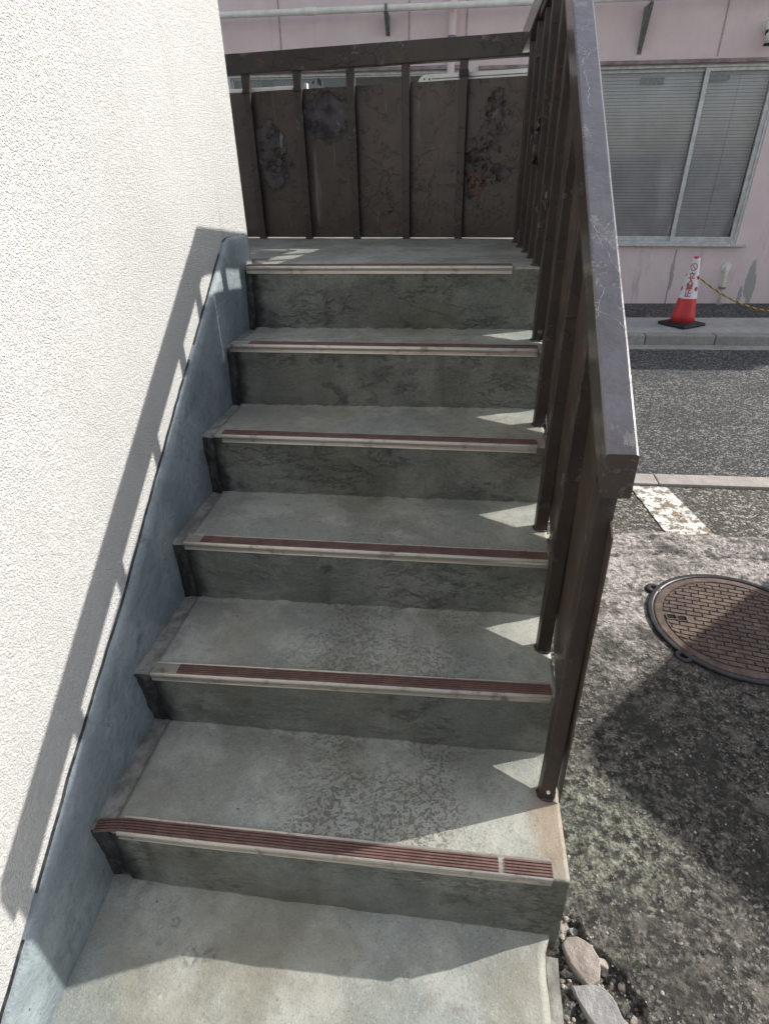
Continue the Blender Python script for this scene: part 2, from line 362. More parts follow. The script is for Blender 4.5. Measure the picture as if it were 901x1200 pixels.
def m_pink():
    b = NB('pink_wall_paint'); n = b.noise(4, 6, .65); f = b.noise(130, 3, .6); d = b.noise(7, 5, .65, b.map((1,1,.10)))
    x, y, z = b.sep()
    c = b.mix(b.ramp(n, .3, .72), (.84,.68,.645), (.76,.61,.58))
    low = b.ramp(b.mth('ADD', z, b.mth('MULTIPLY', b.noise(3, 5), .5)), 1.0, .25)
    c = b.mix(b.mth('MULTIPLY', b.ramp(d, .57, .72), b.mth('ADD', .12, b.mth('MULTIPLY', low, .6))), c, (.30,.26,.245))
    # grey peeled streaks near the foot of the wall
    pe = None
    for cx, cz, rr in ((3.80,.33,.10), (3.84,.22,.09), (4.10,.25,.11), (3.74,.15,.06), (2.985,.42,.05), (3.0,.3,.045)):
        q = b.blob((cx,0,cz), rr, b.warp(.05, 22, 5), .12, (.38,50,1.9)); pe = q if pe is None else b.mth('MAXIMUM', pe, q)
    st2 = b.mth('MULTIPLY', b.ramp(b.noise(11, 5, .7, b.map((1,1,.05), (3,0,0))), .56, .70), b.ramp(b.mth('ADD', z, b.mth('MULTIPLY', b.noise(6, 3), .25)), .05, .72))
    st2 = b.mth('MULTIPLY', st2, b.ramp(z, .80, .66))
    c = b.mix(b.mth('MULTIPLY', st2, .7), c, (.20,.165,.15))
    c = b.mix(b.ramp(b.noise(24, 6, .7), .62, .72, 0, .35), c, (.45,.37,.36))
    c = b.mix(pe, c, b.mix(b.ramp(f, .4, .6), (.36,.345,.32), (.5,.48,.45)))
    return b.done(c, .85, b.bump(b.mth('ADD', f, b.mth('MULTIPLY', n, 1.5)), .0018, 1))
PINK = m_pink()
BANDP = plain('wine_groove_paint', (.46,.355,.36), .8)
LINTEL = plain('brown_lintel', (.30,.235,.225), .8, 0, .3, 9, .002)
FRAME = plain('window_aluminium', (.60,.60,.57), .38, .35, .15, 18)
PIPE = plain('cream_pipe_paint', (.84,.81,.71), .5, 0, .12, 10)
GALV = plain('galvanised_bracket', (.20,.21,.20), .55, .4, .3, 40)
RUBBERBLK = plain('black_rubber', (.018,.018,.019), .6, 0, .2, 30)
CURTAIN = NB('curtain_cloth'); _w = CURTAIN.wave(9, 'X'); CURTAIN = CURTAIN.done(CURTAIN.mix(_w, (.20,.22,.23), (.42,.44,.45)), .9)
DARKROOM = plain('dim_room_wall', (.035,.04,.042), .9)
BLIND = plain('grey_blind_slat', (.77,.755,.75), .55, 0, .10, 4)
def m_glass():
    b = NB('window_glass'); b.b.inputs['Transmission Weight'].default_value = 1.0; b.b.inputs['IOR'].default_value = 1.45
    b.b.inputs['Base Color'].default_value = (.80,.85,.84,1); b.b.inputs['Roughness'].default_value = .0
    return b.m
def m_pane():
    # thin clear pane: mostly see-through with a mirror sheen
    m = bpy.data.materials.new('clear_pane'); m.use_nodes = True; t = m.node_tree; t.nodes.remove(t.nodes['Principled BSDF'])
    tr = t.nodes.new('ShaderNodeBsdfTransparent'); tr.inputs[0].default_value = (.96,.965,.965,1)
    gl = t.nodes.new('ShaderNodeBsdfGlossy'); gl.inputs['Roughness'].default_value = .02
    fr = t.nodes.new('ShaderNodeFresnel'); fr.inputs[0].default_value = 1.5
    mx = t.nodes.new('ShaderNodeMixShader'); ad = t.nodes.new('ShaderNodeMath'); ad.operation = 'ADD'; ad.inputs[1].default_value = .07
    t.links.new(fr.outputs[0], ad.inputs[0]); t.links.new(ad.outputs[0], mx.inputs[0]); t.links.new(tr.outputs[0], mx.inputs[1]); t.links.new(gl.outputs[0], mx.inputs[2])
    t.links.new(mx.outputs[0], t.nodes['Material Output'].inputs[0]); return m
PANE = m_pane()
WHITEMETAL = plain('white_coated_metal', (.86,.87,.84), .4, .0, .05, 12)

# ------------------------------------------------------------------ the ground, road and pavement
bm = bmesh.new()
for f in [((-120,-120,-.12),(120,-120,-.12),(120,120,-.12),(-120,120,-.12))]:
    bm.faces.new([bm.verts.new(p) for p in f])
struct(link('ground', bm, OLDASPH))

CRACK = [(1.058,.035),(1.085,-.01),(1.108,-.028),(1.135,-.055),(1.148,-.075),(1.163,-.105),(1.155,-.135),(1.18,-.17),(1.21,-.26),(1.26,-.45),(1.3,-1.2)]
def crack_x(y):
    for (xa, ya), (xb, yb) in zip(CRACK, CRACK[1:]):
        if yb <= y <= ya: return lerp(xa, xb, (y-ya)/(yb-ya))
    return None
MHC = Vector((1.775, 1.10)); MHR = .302
def apron_z(x, y):
    z = -.030 + .006*fbm(x, y, 0, 3.0) + .0045*fbm(x, y, 3, 14) + .002*fbm(x, y, 7, 45)
    e = 1.70 + .035*fbm(x, 0, 9, 2.2) - .14*max(0, 1.62-x)**1.0
    # swollen weathered lip along the far edge of the slab
    if y > e-.24: z += .014*math.exp(-((y-(e-.07))/.06)**2) + .010*fbm(x*2, y*5, 1, 5)*math.exp(-((y-(e-.1))/.12)**2)
    z -= .016*math.exp(-((y-(e-.165-.015*fbm(x,2,2,4)))/.006)**2)          # the long crack
    if y > e: z -= .03*min(1, (y-e)/.02)
    cx = crack_x(y)
    if cx is not None:
        cx += .010*fbm(x, y, 4, 22)
        if x < cx: z -= .017*min(1, (cx-x)/.004) - .010*fbm(x, y, 2, 28) - .007*fbm(x, y, 6, 75)
        elif y < .05: z += .004*math.exp(-(x-cx)/.03)
    d = math.hypot(x-MHC.x, y-MHC.y)
    if d < MHR+.05:
        z = lerp(-.036, z, max(0, min(1, (d-MHR-.008)/.035)))
    if x < 1.05 and y > -.02: z += .012*(1-(x-1.0)/.05)*(0.6+.4*nz(0,y,1,18))
    return z
def steps(a, b, d): 
    n = max(1, int(round((b-a)/d))); return [a + (b-a)*i/n for i in range(n)]
xs = steps(.96, 2.15, .0065) + steps(2.15, 5.0, .06) + [5.0]
ys = steps(-2.5, -.35, .05) + steps(-.35, 1.84, .0065) + [1.84]
vs = [(x, y, apron_z(x, y)) for y in ys for x in xs]; nx = len(xs)
fs = [(j*nx+i, j*nx+i+1, (j+1)*nx+i+1, (j+1)*nx+i) for j in range(len(ys)-1) for i in range(nx-1)]
me = bpy.data.meshes.new('concrete_apron'); me.from_pydata(vs, [], fs)
struct(link('concrete_apron', me, APRON, smooth=True))
# left half of the forecourt beyond the frame, in front of the stairs
bm = bmesh.new(); box(bm, -3, .96, -6, -1.4, -.10, -.035); box(bm, .96, 5, -6, -2.5, -.10, -.03)
struct(link('forecourt', bm, APRON))

bm = bmesh.new(); box(bm, .9, 7, 1.55, 2.19, -.10, -.044)
struct(link('asphalt_strip', bm, OLDASPH))
bm = bmesh.new()
x = -9.0
while x < 9:
    box(bm, x, x+.596, 2.185, 2.300, -.10, -.028+.002*nz(x,1,1,3), .006); x += .6
struct(link('kerb_strip', bm, PINKCONC))
bm = bmesh.new(); box(bm, -60, 60, 2.302, 4.84, -.10, -.05); struct(link('road', bm, ROAD))
bm = bmesh.new(); box(bm, -60, 60, 4.843, 4.995, -.10, -.046); struct(link('gutter', bm, CURB))
bm = bmesh.new(); x = -8.98
while x < 9.5:
    box(bm, x, x+.594, 5.0, 5.12, -.1, .034, .012, 3); x += .6
struct(link('curb', bm, CURB))
bm = bmesh.new(); box(bm, -60, 60, 5.122, 5.74, -.1, .032, .004); struct(link('sidewalk', bm, SIDEWALK))
bm = bmesh.new(); box(bm, -60, 60, 5.742, 6.7, -.1, .018); struct(link('sidewalk_patch', bm, DARKASPH))
# painted line, a worn sheet lying on the pebbly asphalt
bm = bmesh.new()
L0, L1, R0, R1 = Vector((1.652,2.175)), Vector((1.715,1.66)), Vector((1.835,2.175)), Vector((1.925,1.66))
g = []
for j in range(41):
    t = j/40; a = L0.lerp(L1, t); c = R0.lerp(R1, t)
    row = []
    for i in range(17):
        p = a.lerp(c, i/16); e = .004*fbm(p.x, p.y, i, 25) if i in (0, 16) else 0
        row.append(bm.verts.new((p.x+e, p.y, -.040)))
    g.append(row)
for A, B in zip(g, g[1:]):
    for i in range(16): bm.faces.new((A[i], A[i+1], B[i+1], B[i]))
struct(link('painted_line', bm, LINE))

# ------------------------------------------------------------------ the concrete staircase
Z  = [.208, .391, .573, .759, .945, 1.138]
YL = [-.010, .268, .560, .846, 1.126, 1.380]      # front edge at the wall end
YR = [-.012, .288, .554, .827, 1.100, 1.342]      # front edge at the rail end
BL = [-.001, .291, .565, .851, 1.104, 1.356]      # foot of the riser, wall end
BR = [-.015, .282, .571, .850, 1.112, 1.347]
stairs = thing('staircase', 'worn grey-green painted concrete stairs with six steps beside white wall', 'stairs')
def wallx(y): return .016*y
def step_mesh(k, x0, x1, nseg, back, zlow, inset=0.0, drop=0.0, rough=1.0):
    """solid step: tread, rounded nose and riser as one closed body"""
    Zk = Z[k]-drop; zb = (Z[k-1] if k else 0.0)
    bm = bmesh.new(); cols = []
    r = .007
    for i in range(nseg+1):
        x = lerp(x0, x1, i/nseg); t = min(1, max(0, x))
        yf = lerp(YL[k], YR[k], t)+.004+inset; yb = lerp(BL[k], BR[k], t)+inset
        bk = back(t)
        prof = []
        ft = bk-.03
        yl = [bk, ft+.004, ft-.002, ft-.005, ft-.008, ft-.012, ft-.018] + [lerp(ft-.025, yf+r, j/14) for j in range(15)]
        for q in yl: prof.append((q, Zk, 0))
        for a in (25, 50, 75): prof.append((yf+r-r*math.sin(R(a)), Zk-r+r*math.cos(R(a)), 0))
        for j in range(13): prof.append((lerp(yf, yb, j/12), lerp(Zk-r, zb-.002, j/12), 1))
        prof.append((yb, zlow, 1))
        col = []
        for m, (y, z, kind) in enumerate(prof):
            dy = dz = 0
            if kind == 0 and m < 8 and k < 5 and x1 > .5: dz = max(0, .0055*(1-abs(y-ft)/.016))*(.55+.9*fbm(x, 0, k, 22)+.5*fbm(x, y, k, 70))
            elif kind == 0: dz = rough*(.0022*fbm(x, y, k, 5) + .0007*fbm(x, y, k, 30))
            elif m < len(prof)-1: dy = rough*(.0030*fbm(x, z*1.5, k+5, 6) + .0020*fbm(x, z*2, k+9, 24))
            col.append(bm.verts.new((x, y+dy, z+dz)))
        # close the back
        col.append(bm.verts.new((x, bk, zlow)))
        cols.append(col)
    n = len(cols[0])
    for A, B in zip(cols, cols[1:]):
        for m in range(n):
            f = bm.faces.new((A[m], A[(m+1) % n], B[(m+1) % n], B[m]))
            f.material_index = 1 if m >= 24 and m < n-2 else 0
            f.smooth = m < n-2
    bm.faces.new(cols[0]).material_index = 1; e = bm.faces.new(cols[-1][::-1]); e.material_index = 1
    return bm
GUT = .050
for k in range(6):
    if k < 5:
        back = (lambda t, k=k: lerp(BL[k+1], BR[k+1], t)+.03)
    else:
        back = (lambda t: 2.258-.141*t+.10)
    xr = 1.006 if k == 0 else .9985
    zl = -.11 if k == 0 else Z[k-1]-.03
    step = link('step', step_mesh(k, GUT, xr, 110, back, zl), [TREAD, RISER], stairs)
    g = link('mortar_edge', step_mesh(k, wallx(YL[k])-.03, GUT-.0015, 12, (lambda t, k=k: (lerp(BL[k+1], BR[k+1], 0)+.03) if k < 5 else 1.62),
             zl, .006, .006, 2.2), [MORTAR, TAR], stairs)
# the core below, the landing behind the wall and the bottom pad
bm = bmesh.new()
hexa(bm, [(-.02,.05,-.10),(.99,.05,-.10),(.99,2.2,-.10),(-.02,2.2,-.10),(-.02,.10,-.03),(.99,.10,-.03),(.99,2.2,.90),(-.02,2.2,.90)])
link('core', bm, RISER, stairs)
bm = bmesh.new()
hexa(bm, [(-1.25,1.62,.98),(GUT-.002,1.62,.98),(GUT-.002,2.35,.98),(-1.25,2.53,.98),(-1.25,1.62,1.137),(GUT-.002,1.62,1.137),(GUT-.002,2.35,1.137),(-1.25,2.53,1.137)], .004)
link('landing', bm, TREAD, stairs)
bm = bmesh.new(); n = 60
rows = []
for j in range(41):
    y = lerp(.03, -1.4, (j/40)**1.3); row = []
    for i in range(n+1):
        x = lerp(-.05, .988 - .012*min(1, max(0, (-y-.02)/.02)) + .003*fbm(0, y, 3, 18), i/n)
        z = .0035*fbm(x, y, 0, 4) + .002*fbm(x, y, 3, 18) + .014*math.exp(-max(0, -.012-y)/.014) - .15*max(0, -y-.05)
        row.append(bm.verts.new((x, y, z)))
    rows.append(row)
for A, B in zip(rows, rows[1:]):
    for i in range(n): bm.faces.new((A[i], B[i], B[i+1], A[i+1])).smooth = True
ed = [r[-1] for r in rows]; lo = [bm.verts.new((v.co.x+.001, v.co.y, -.12)) for v in ed]
for a, b, c, d in zip(ed, ed[1:], lo[1:], lo): bm.faces.new((a, b, c, d))
link('bottom_pad', bm, TREAD, stairs)
bm = bmesh.new(); pv = None
for j in range(31):
    y = lerp(-.045, -1.3, j/30); e = .003*fbm(1, y, 8, 25)
    ring = [bm.verts.new(q) for q in ((.979, y, -.10), (.979, y, -.012+e-.15*max(0,-y-.05)), (1.004+e, y, -.014+e-.15*max(0,-y-.05)), (1.006+e, y, -.10))]
    if pv:
        for i in range(4): bm.faces.new((pv[i], pv[(i+1) % 4], ring[(i+1) % 4], ring[i]))
    else: bm.faces.new(ring)
    pv = ring
bm.faces.new(pv[::-1]); link('pad_edging', bm, MORTAR, stairs)

# non-slip nosing strips: aluminium angle with a grooved rubber insert
NOSE = [(.066,.972,-.07,.0), (.052,.984,.062,0), (.047,.987,.045,0), (.078,.968,.0,0), (.032,.978,.062,0), (.031,.905,.0,0)]
for k, (xa, xb, ins, _) in enumerate(NOSE):
    def yf(x, k=k): return lerp(YL[k], YR[k], x)
    zt = Z[k]+.0035
    bm = bmesh.new(); prv = None; N = 24
    prof = [(.040,-.003),(.040,.0022),(.0385,.0022),(.036,.0006),(.004,.0006),(.0035,.0022),(.0015,.0018),(0,.0004),(-.001,-.002),(-.0014,-.005),(-.0002,-.009),(.0012,-.013),(.0014,-.019),(.0008,-.0215),(.002,-.023),(.0045,-.023),(.0045,-.004)]
    for i in range(N+1):
        x = lerp(xa, xb, i/N)
        ring = [bm.verts.new((x, yf(x)+dy+.0008*nz(x,k,0,6), zt+dz+.0008*nz(x,k,4,5))) for dy, dz in prof]
        if prv:
            for m in range(len(prof)): bm.faces.new((prv[m], prv[(m+1) % len(prof)], ring[(m+1) % len(prof)], ring[m]))
        else: bm.faces.new(ring)
        prv = ring
    bm.faces.new(prv[::-1])
    strip = link('nosing_strip', bm, ALU, stairs)
    # rubber: five ribs; on the lowest step the old insert runs on to the wall and droops
    segs = [(xa+ins, xb)]
    if k == 0: segs = [(.012, .868), (.881, .973)]
    for sa, sb in segs:
        bm = bmesh.new(); prv = None; N = 40
        pr = []
        for r_ in range(5):
            y0 = .0050+r_*.0061
            pr += [(y0, .0012), (y0+.0007, .0042), (y0+.0042, .0042), (y0+.0050, .0012)]
        pr = [(.0046, .0)] + pr + [(.0358, .0)]
        for i in range(N+1):
            x = lerp(sa, sb, i/N); sag = 0; ysh = 0
            if k == 0 and x < .10: sag = -.006*((.10-x)/.09)**2; ysh = -.006*((.10-x)/.09)**2
            ring = [bm.verts.new((x, yf(x)+dy+ysh+.0006*nz(x,k,0,9), zt+dz+sag+.0005*nz(x,k,2,14))) for dy, dz in pr]
            if prv:
                for m in range(len(pr)): bm.faces.new((prv[m], prv[(m+1) % len(pr)], ring[(m+1) % len(pr)], ring[m]))
            else: bm.faces.new(ring)
            prv = ring
        bm.faces.new(prv[::-1]); link('rubber_insert', bm, RUBBER, strip)

# ------------------------------------------------------------------ white stucco wall with its painted skirt
wallo = thing('stucco_wall', 'sunlit white rough stucco wall on the left of the stairs', 'wall')
bm = bmesh.new()
def wp(off, y, z): return (wallx(y)+off, y, z)
hexa(bm, [(-1.3,-4,-.12), wp(-.02,-4,-.12), wp(-.02,1.524,-.12), (-1.3,1.524,-.12), (-1.3,-4,4.4), wp(-.02,-4,4.4), wp(-.02,1.524,4.4), (-1.3,1.524,4.4)])
bmesh.ops.bevel(bm, geom=[e for e in bm.edges if all(abs(v.co.y-1.524) < 1e-4 and v.co.x > -.5 for v in e.verts)], offset=.008, segments=3, affect='EDGES')
link('wall', bm, STUCCO, wallo)
SK = [(-1.4,-.70),(-.55,-.06),(-.302,.12),(-.25,.154),(-.129,.242),(.006,.341),(.165,.447),(.344,.561),(.482,.665),(.773,.877),(1.007,1.040),(1.270,1.228),(1.30,1.238),(1.38,1.236),(1.47,1.232)]
bm = bmesh.new(); prv = None
pts = []
for (ya, za), (yb, zb) in zip(SK, SK[1:]):
    n = max(1, int((yb-ya)/.02))
    pts += [(lerp(ya, yb, i/n), lerp(za, zb, i/n)) for i in range(n)]
pts.append(SK[-1])
for y, z in pts:
    z += .0035*fbm(y, 0, 0, 14) + .0025*fbm(y, 0, 4, 60)
    x = wallx(y); d = .0015*fbm(y, 5, 0, 8)
    ring = [bm.verts.new(q) for q in ((x-.05, y, z-.002), (x-.019, y, z+.0015), (x-.013, y, z+.0005), (x-.002+d, y, z-.009), (x+d, y, z-.03), (x+d, y, z-.10), (x+.002+d, y, -.13), (x-.05, y, -.13))]
    if prv:
        for m in range(8):
            f = bm.faces.new((prv[m], prv[(m+1) % 8], ring[(m+1) % 8], ring[m])); f.smooth = m in (2,3,4,5); f.material_index = 1 if m == 1 and nz(y,0,7,9) > -.25 else 0
    else: bm.faces.new(ring)
    prv = ring
bm.faces.new(prv[::-1])
link('skirt', bm, [SKIRT, TAR], wallo)

# ------------------------------------------------------------------ brown metal railing
rail = thing('metal_railing', 'peeling dark brown metal railing with sheet panels along the stairs and landing', 'railing')
KY, KZ = 1.461, 1.975
def rail_top(y):
    if y <= KY: return 1.050 + (KZ-1.050)*(y-.184)/(KY-.184)
    return lerp(KZ, 1.840, (y-KY)/(2.13-KY))
def rail_x(y): return 1.001 if y < KY else lerp(1.001, .958, (y-KY)/(2.13-KY))
def backy(x): return 2.258-.141*x
def sweep(bm, rings, wob=.0005):
    vv = [[bm.verts.new(Vector(p)+Vector((wob*nz(*p,9), wob*nz(p[1],p[0],p[2],9), wob*nz(p[2],p[0],p[1],9)))) for p in r] for r in rings]
    for A, B in zip(vv, vv[1:]):
        n = len(A)
        for m in range(n): bm.faces.new((A[m], A[(m+1) % n], B[(m+1) % n], B[m]))
    bm.faces.new(vv[0]); bm.faces.new(vv[-1][::-1])
def rrect(w, h, r=.004):
    return [(-w+r,0),(w-r,0),(w-r*.3,-r*.3),(w,-r),(w,-h+r),(w-r*.3,-h+r*.3),(w-r,-h),(-w+r,-h),(-w+r*.3,-h+r*.3),(-w,-h+r),(-w,-r),(-w+r*.3,-r*.3)]
HW, HH = .0245, .076
bm = bmesh.new(); ys_ = [lerp(.172, KY, i/40) for i in range(41)]
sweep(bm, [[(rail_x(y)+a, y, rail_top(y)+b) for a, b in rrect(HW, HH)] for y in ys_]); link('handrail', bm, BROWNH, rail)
bm = bmesh.new(); ys_ = [lerp(.215, KY+.3, i/40) for i in range(41)]
sweep(bm, [[(rail_x(y)+a-.001, y, rail_top(y)-HH+.001+b) for a, b in rrect(HW-.004, .027)] for y in ys_]); link('under_bar', bm, BROWN, rail)
bm = bmesh.new(); ys_ = [lerp(KY-.001, 2.115, i/20) for i in range(21)]
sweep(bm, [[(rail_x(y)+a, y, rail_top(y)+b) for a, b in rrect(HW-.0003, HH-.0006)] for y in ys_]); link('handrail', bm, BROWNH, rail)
bm = bmesh.new(); xs_ = [lerp(.985, -1.2, i/40) for i in range(41)]
sweep(bm, [[(x, backy(x)+.018+a, 1.833+b) for a, b in rrect(.025, .071)] for x in xs_]); link('handrail', bm, BROWN, rail)
def post(x0, x1, y0, y1, z0, z1, lean=0.0, sk=0.0, ly=0.0):
    bm = bmesh.new()
    hexa(bm, [(x0,y0-sk*(x0),z0),(x1,y0-sk*x1,z0),(x1,y1-sk*x1,z0),(x0,y1-sk*x0,z0),(x0+lean,y0-sk*x0+ly,z1),(x1+lean,y0-sk*x1+ly,z1),(x1+lean,y1-sk*x1+ly,z1),(x0+lean,y1-sk*x0+ly,z1)], .0028, 2)
    bmesh.ops.subdivide_edges(bm, edges=[e for e in bm.edges if e.calc_length() > .3], cuts=14)
    for v in bm.verts: v.co += Vector((.0012*nz(*v.co, 11), .0012*nz(v.co.z, v.co.x, 0, 11), 0))
    return bm
RB = [(.164,0),(.432,1),(.699,2),(.972,3),(1.206,4),(1.372,5),(1.535,5),(1.692,5),(1.850,5),(2.005,5)]
for i, (y, k) in enumerate(RB):
    x0 = [.964,.966,.969,.972,.972,.970,.968,.964,.957,.950][i]
    zt = rail_top(y+.016+(.014 if i < 6 else 0))-HH+.003 - (.012 if y < KY else 0)
    p = link('baluster', post(x0, x0+.032, y, y+.032, Z[k]-.004, zt, .014 if i < 6 else .006, 0, .020 if i == 0 else (.012 if i < 6 else 0)), BROWN, rail)
    # weld bead and foot lump
    bm = bmesh.new()
    bmesh.ops.create_icosphere(bm, subdivisions=3, radius=1.0)
    for v in bm.verts: v.co = Vector((x0+.016+v.co.x*.021*(1+.25*fbm(*v.co,2)), y+.015+v.co.y*.021*(1+.25*fbm(*v.co,3)), Z[k]+.001+max(-.004, v.co.z*.007*(1+.4*fbm(*v.co,4)))))
    link('foot_weld', bm, BROWN, p, True)
    if i == 0:
        bm = bmesh.new(); bmesh.ops.create_cone(bm, cap_ends=True, segments=12, radius1=.0042, radius2=.0036, depth=.004, matrix=Matrix.Translation((x0+.0165, y-.0015, Z[0]+.028)) @ Matrix.Rotation(R(90), 4, 'X'))
        link('screw', bm, WHITEMETAL, p)
for x in (.725,.498,.272,.045,-.183,-.41,-.64,-.87,-1.1):
    link('baluster', post(x-.016, x+.016, 2.258, 2.258+.030, 1.132, 1.768, 0, .141), BROWN, rail)
# sheet panels outside the balusters
def sheet(rows, th, nrm):
    bm = bmesh.new(); n = Vector(nrm)
    A = [[bm.verts.new(Vector(p)) for p in r] for r in rows]; B = [[bm.verts.new(Vector(p)+n*th) for p in r] for r in rows]
    for G, fl in ((A, 0), (B, 1)):
        for r0, r1 in zip(G, G[1:]):
            for i in range(len(r0)-1):
                q = (r0[i], r0[i+1], r1[i+1], r1[i]); bm.faces.new(q if fl else q[::-1])
    m = len(A)-1; c = len(A[0])-1
    for i in range(c): bm.faces.new((A[0][i], A[0][i+1], B[0][i+1], B[0][i])); bm.faces.new((A[m][i], B[m][i], B[m][i+1], A[m][i+1]))
    for j in range(m): bm.faces.new((A[j][0], B[j][0], B[j+1][0], A[j+1][0])); bm.faces.new((A[j][c], A[j+1][c], B[j+1][c], B[j][c]))
    return bm
SL = .724
rows = []
for j in range(31):
    y = lerp(.158, KY-.003, j/30)
    zb, zt = .216+SL*(y-.165), .905+.695*(y-.165)
    rows.append([(1.0045+.0012*nz(y,i,3,2), y, lerp(zb, zt, i/12)) for i in range(13)])
link('panel', sheet(rows, .003, (1,0,0)), BROWNP, rail)
rows = []
for j in range(19):
    y = lerp(KY, 2.150, j/18); zb = 1.100
    rows.append([(lerp(1.0045, .990, j/18), y, lerp(zb, lerp(1.800, 1.704, j/18), i/12)) for i in range(13)])
link('panel', sheet(rows, .003, (1,0,0)), BROWNP, rail)
rows = []
for j in range(41):
    x = lerp(.9935, -1.2, j/40)
    rows.append([(x, backy(x)+.031+.0015*nz(x,i,1,2.5), lerp(1.142, 1.704+.002*nz(x,3,3,8), i/16)) for i in range(17)])
link('panel', sheet(rows, .003, (0,1,0)), BROWNP, rail)
# curled flakes of paint standing off the back panel and balusters
def flake_part(spots, seed, parent):
    rnd = random.Random(seed); bm = bmesh.new()
    for (cx, cz, rad, num, nx_, yoff) in spots:
        for _ in range(num):
            a = rnd.uniform(0, 6.28); rr = rad*(.35+.75*rnd.random()); x = cx+math.cos(a)*rr*.8; z = cz+math.sin(a)*rr*1.15
            s = rnd.uniform(.006, .019); rot = rnd.uniform(0, 6.28)
            P = []
            for m in range(5):
                t = rot+m*1.257; q = s*rnd.uniform(.5, 1.1)
                u, v = math.cos(t)*q, math.sin(t)*q
                lift = .0012+max(0, u*math.cos(rot)+v*math.sin(rot))*rnd.uniform(.5, 1.0)
                if nx_ == 'y': P.append(bm.verts.new((x+u, backy(x)+yoff-lift, z+v)))
                else: P.append(bm.verts.new((yoff-lift, x+u, z+v)))
            c = bm.verts.new(sum((p.co for p in P), Vector())/5 + (Vector((0,.002,0)) if nx_ == 'y' else Vector((.002,0,0))))
            for m in range(5): bm.faces.new((P[m], P[(m+1) % 5], c))
    o = link('paint_flakes', bm, FLAKE, parent); o['kind'] = 'stuff'; return o
flake_part([(-.115,1.49,.085,26,'y',.029), (-.06,1.42,.06,18,'y',.029), (.155,1.60,.125,12,'y',.029), (.785,1.40,.06,34,'y',.029), (.80,1.45,.05,18,'y',.029),
            (.86,1.585,.055,14,'y',.029), (.86,1.50,.06,8,'y',.029), (.88,1.39,.045,10,'y',.029), (.45,1.27,.08,8,'y',.029)], 4, rail)
flake_part([(1.388,1.30,.018,6,'x',.9725), (1.222,1.33,.018,5,'x',.975), (.988,1.02,.018,5,'x',.973), (1.551,1.52,.016,7,'x',.970), (1.551,1.42,.016,5,'x',.970), (1.708,1.50,.016,6,'x',.966), (.715,.86,.018,4,'x',.970), (.448,.70,.018,4,'x',.967)], 9, rail)

# things strapped to the outside of the landing rail
ch = thing('white_channel', 'white metal channel with rounded riveted end showing above the brown back panel', 'metal channel', (0,0,0))
bm = bmesh.new()
th = -math.atan(.141)
def bpnt(s, off, z): # s along the panel from x
    return Vector((s, backy(s)+off, z))
prof = []
for i in range(9):
    a = R(90+90*i/8); prof.append((.578+.036*math.cos(a), 1.690+.038*math.sin(a)))
prof = [(.99, 1.728)] + prof + [(.542, 1.60), (.99, 1.60)]
A = [bm.verts.new(bpnt(s, .040, z)) for s, z in prof]; B = [bm.verts.new(bpnt(s, .072, z)) for s, z in prof]
bm.faces.new(A); bm.faces.new(B[::-1])
for i in range(len(A)): bm.faces.new((A[i], B[i], B[(i+1) % len(A)], A[(i+1) % len(A)]))
link('channel_body', bm, WHITEMETAL, ch)
bm = bmesh.new()
for dz in (0, -.010, -.020): hexa(bm, [bpnt(.60,.0385,1.711+dz), bpnt(.985,.0385,1.711+dz), bpnt(.985,.0405,1.711+dz), bpnt(.60,.0405,1.711+dz), bpnt(.60,.0385,1.7145+dz), bpnt(.985,.0385,1.7145+dz), bpnt(.985,.0405,1.7145+dz), bpnt(.60,.0405,1.7145+dz)])
link('rib', bm, GALV, ch)
bm = bmesh.new()
for s, z in ((.570,1.713), (.590,1.712)):
    bmesh.ops.create_cone(bm, cap_ends=True, segments=10, radius1=.0035, radius2=.003, depth=.004, matrix=Matrix.Translation(bpnt(s, .039, z)) @ Matrix.Rotation(R(90), 4, 'X'))
link('rivet', bm, RUBBERBLK, ch)
def strap(x, z, parent, w=.010):
    bm = bmesh.new(); c = 2.258-.141*x
    box(bm, x-.0185, x+.0185, c-.003, c+.075, z-w, z+w, .003)
    link('strap', bm, RUBBERBLK, parent)
strap(.725, 1.722, ch, .012)
bar = thing('white_bar', 'thin white bar tied with black straps to the left end of back railing', 'bar')
bm = bmesh.new(); hexa(bm, [bpnt(-1.0,.04,1.692), bpnt(.066,.04,1.692), bpnt(.066,.065,1.692), bpnt(-1.0,.065,1.692), bpnt(-1.0,.04,1.718), bpnt(.066,.04,1.718), bpnt(.066,.065,1.718), bpnt(-1.0,.065,1.718)], .002)
link('bar_body', bm, WHITEMETAL, bar)
bm = bmesh.new(); hexa(bm, [bpnt(.066,.039,1.690), bpnt(.080,.039,1.690), bpnt(.080,.066,1.690), bpnt(.066,.066,1.690), bpnt(.066,.039,1.724), bpnt(.080,.039,1.724), bpnt(.080,.066,1.724), bpnt(.066,.066,1.724)], .003)
link('end_cap', bm, WHITEMETAL, bar)
strap(-.183, 1.700, bar, .005); strap(.045, 1.700, bar, .006)

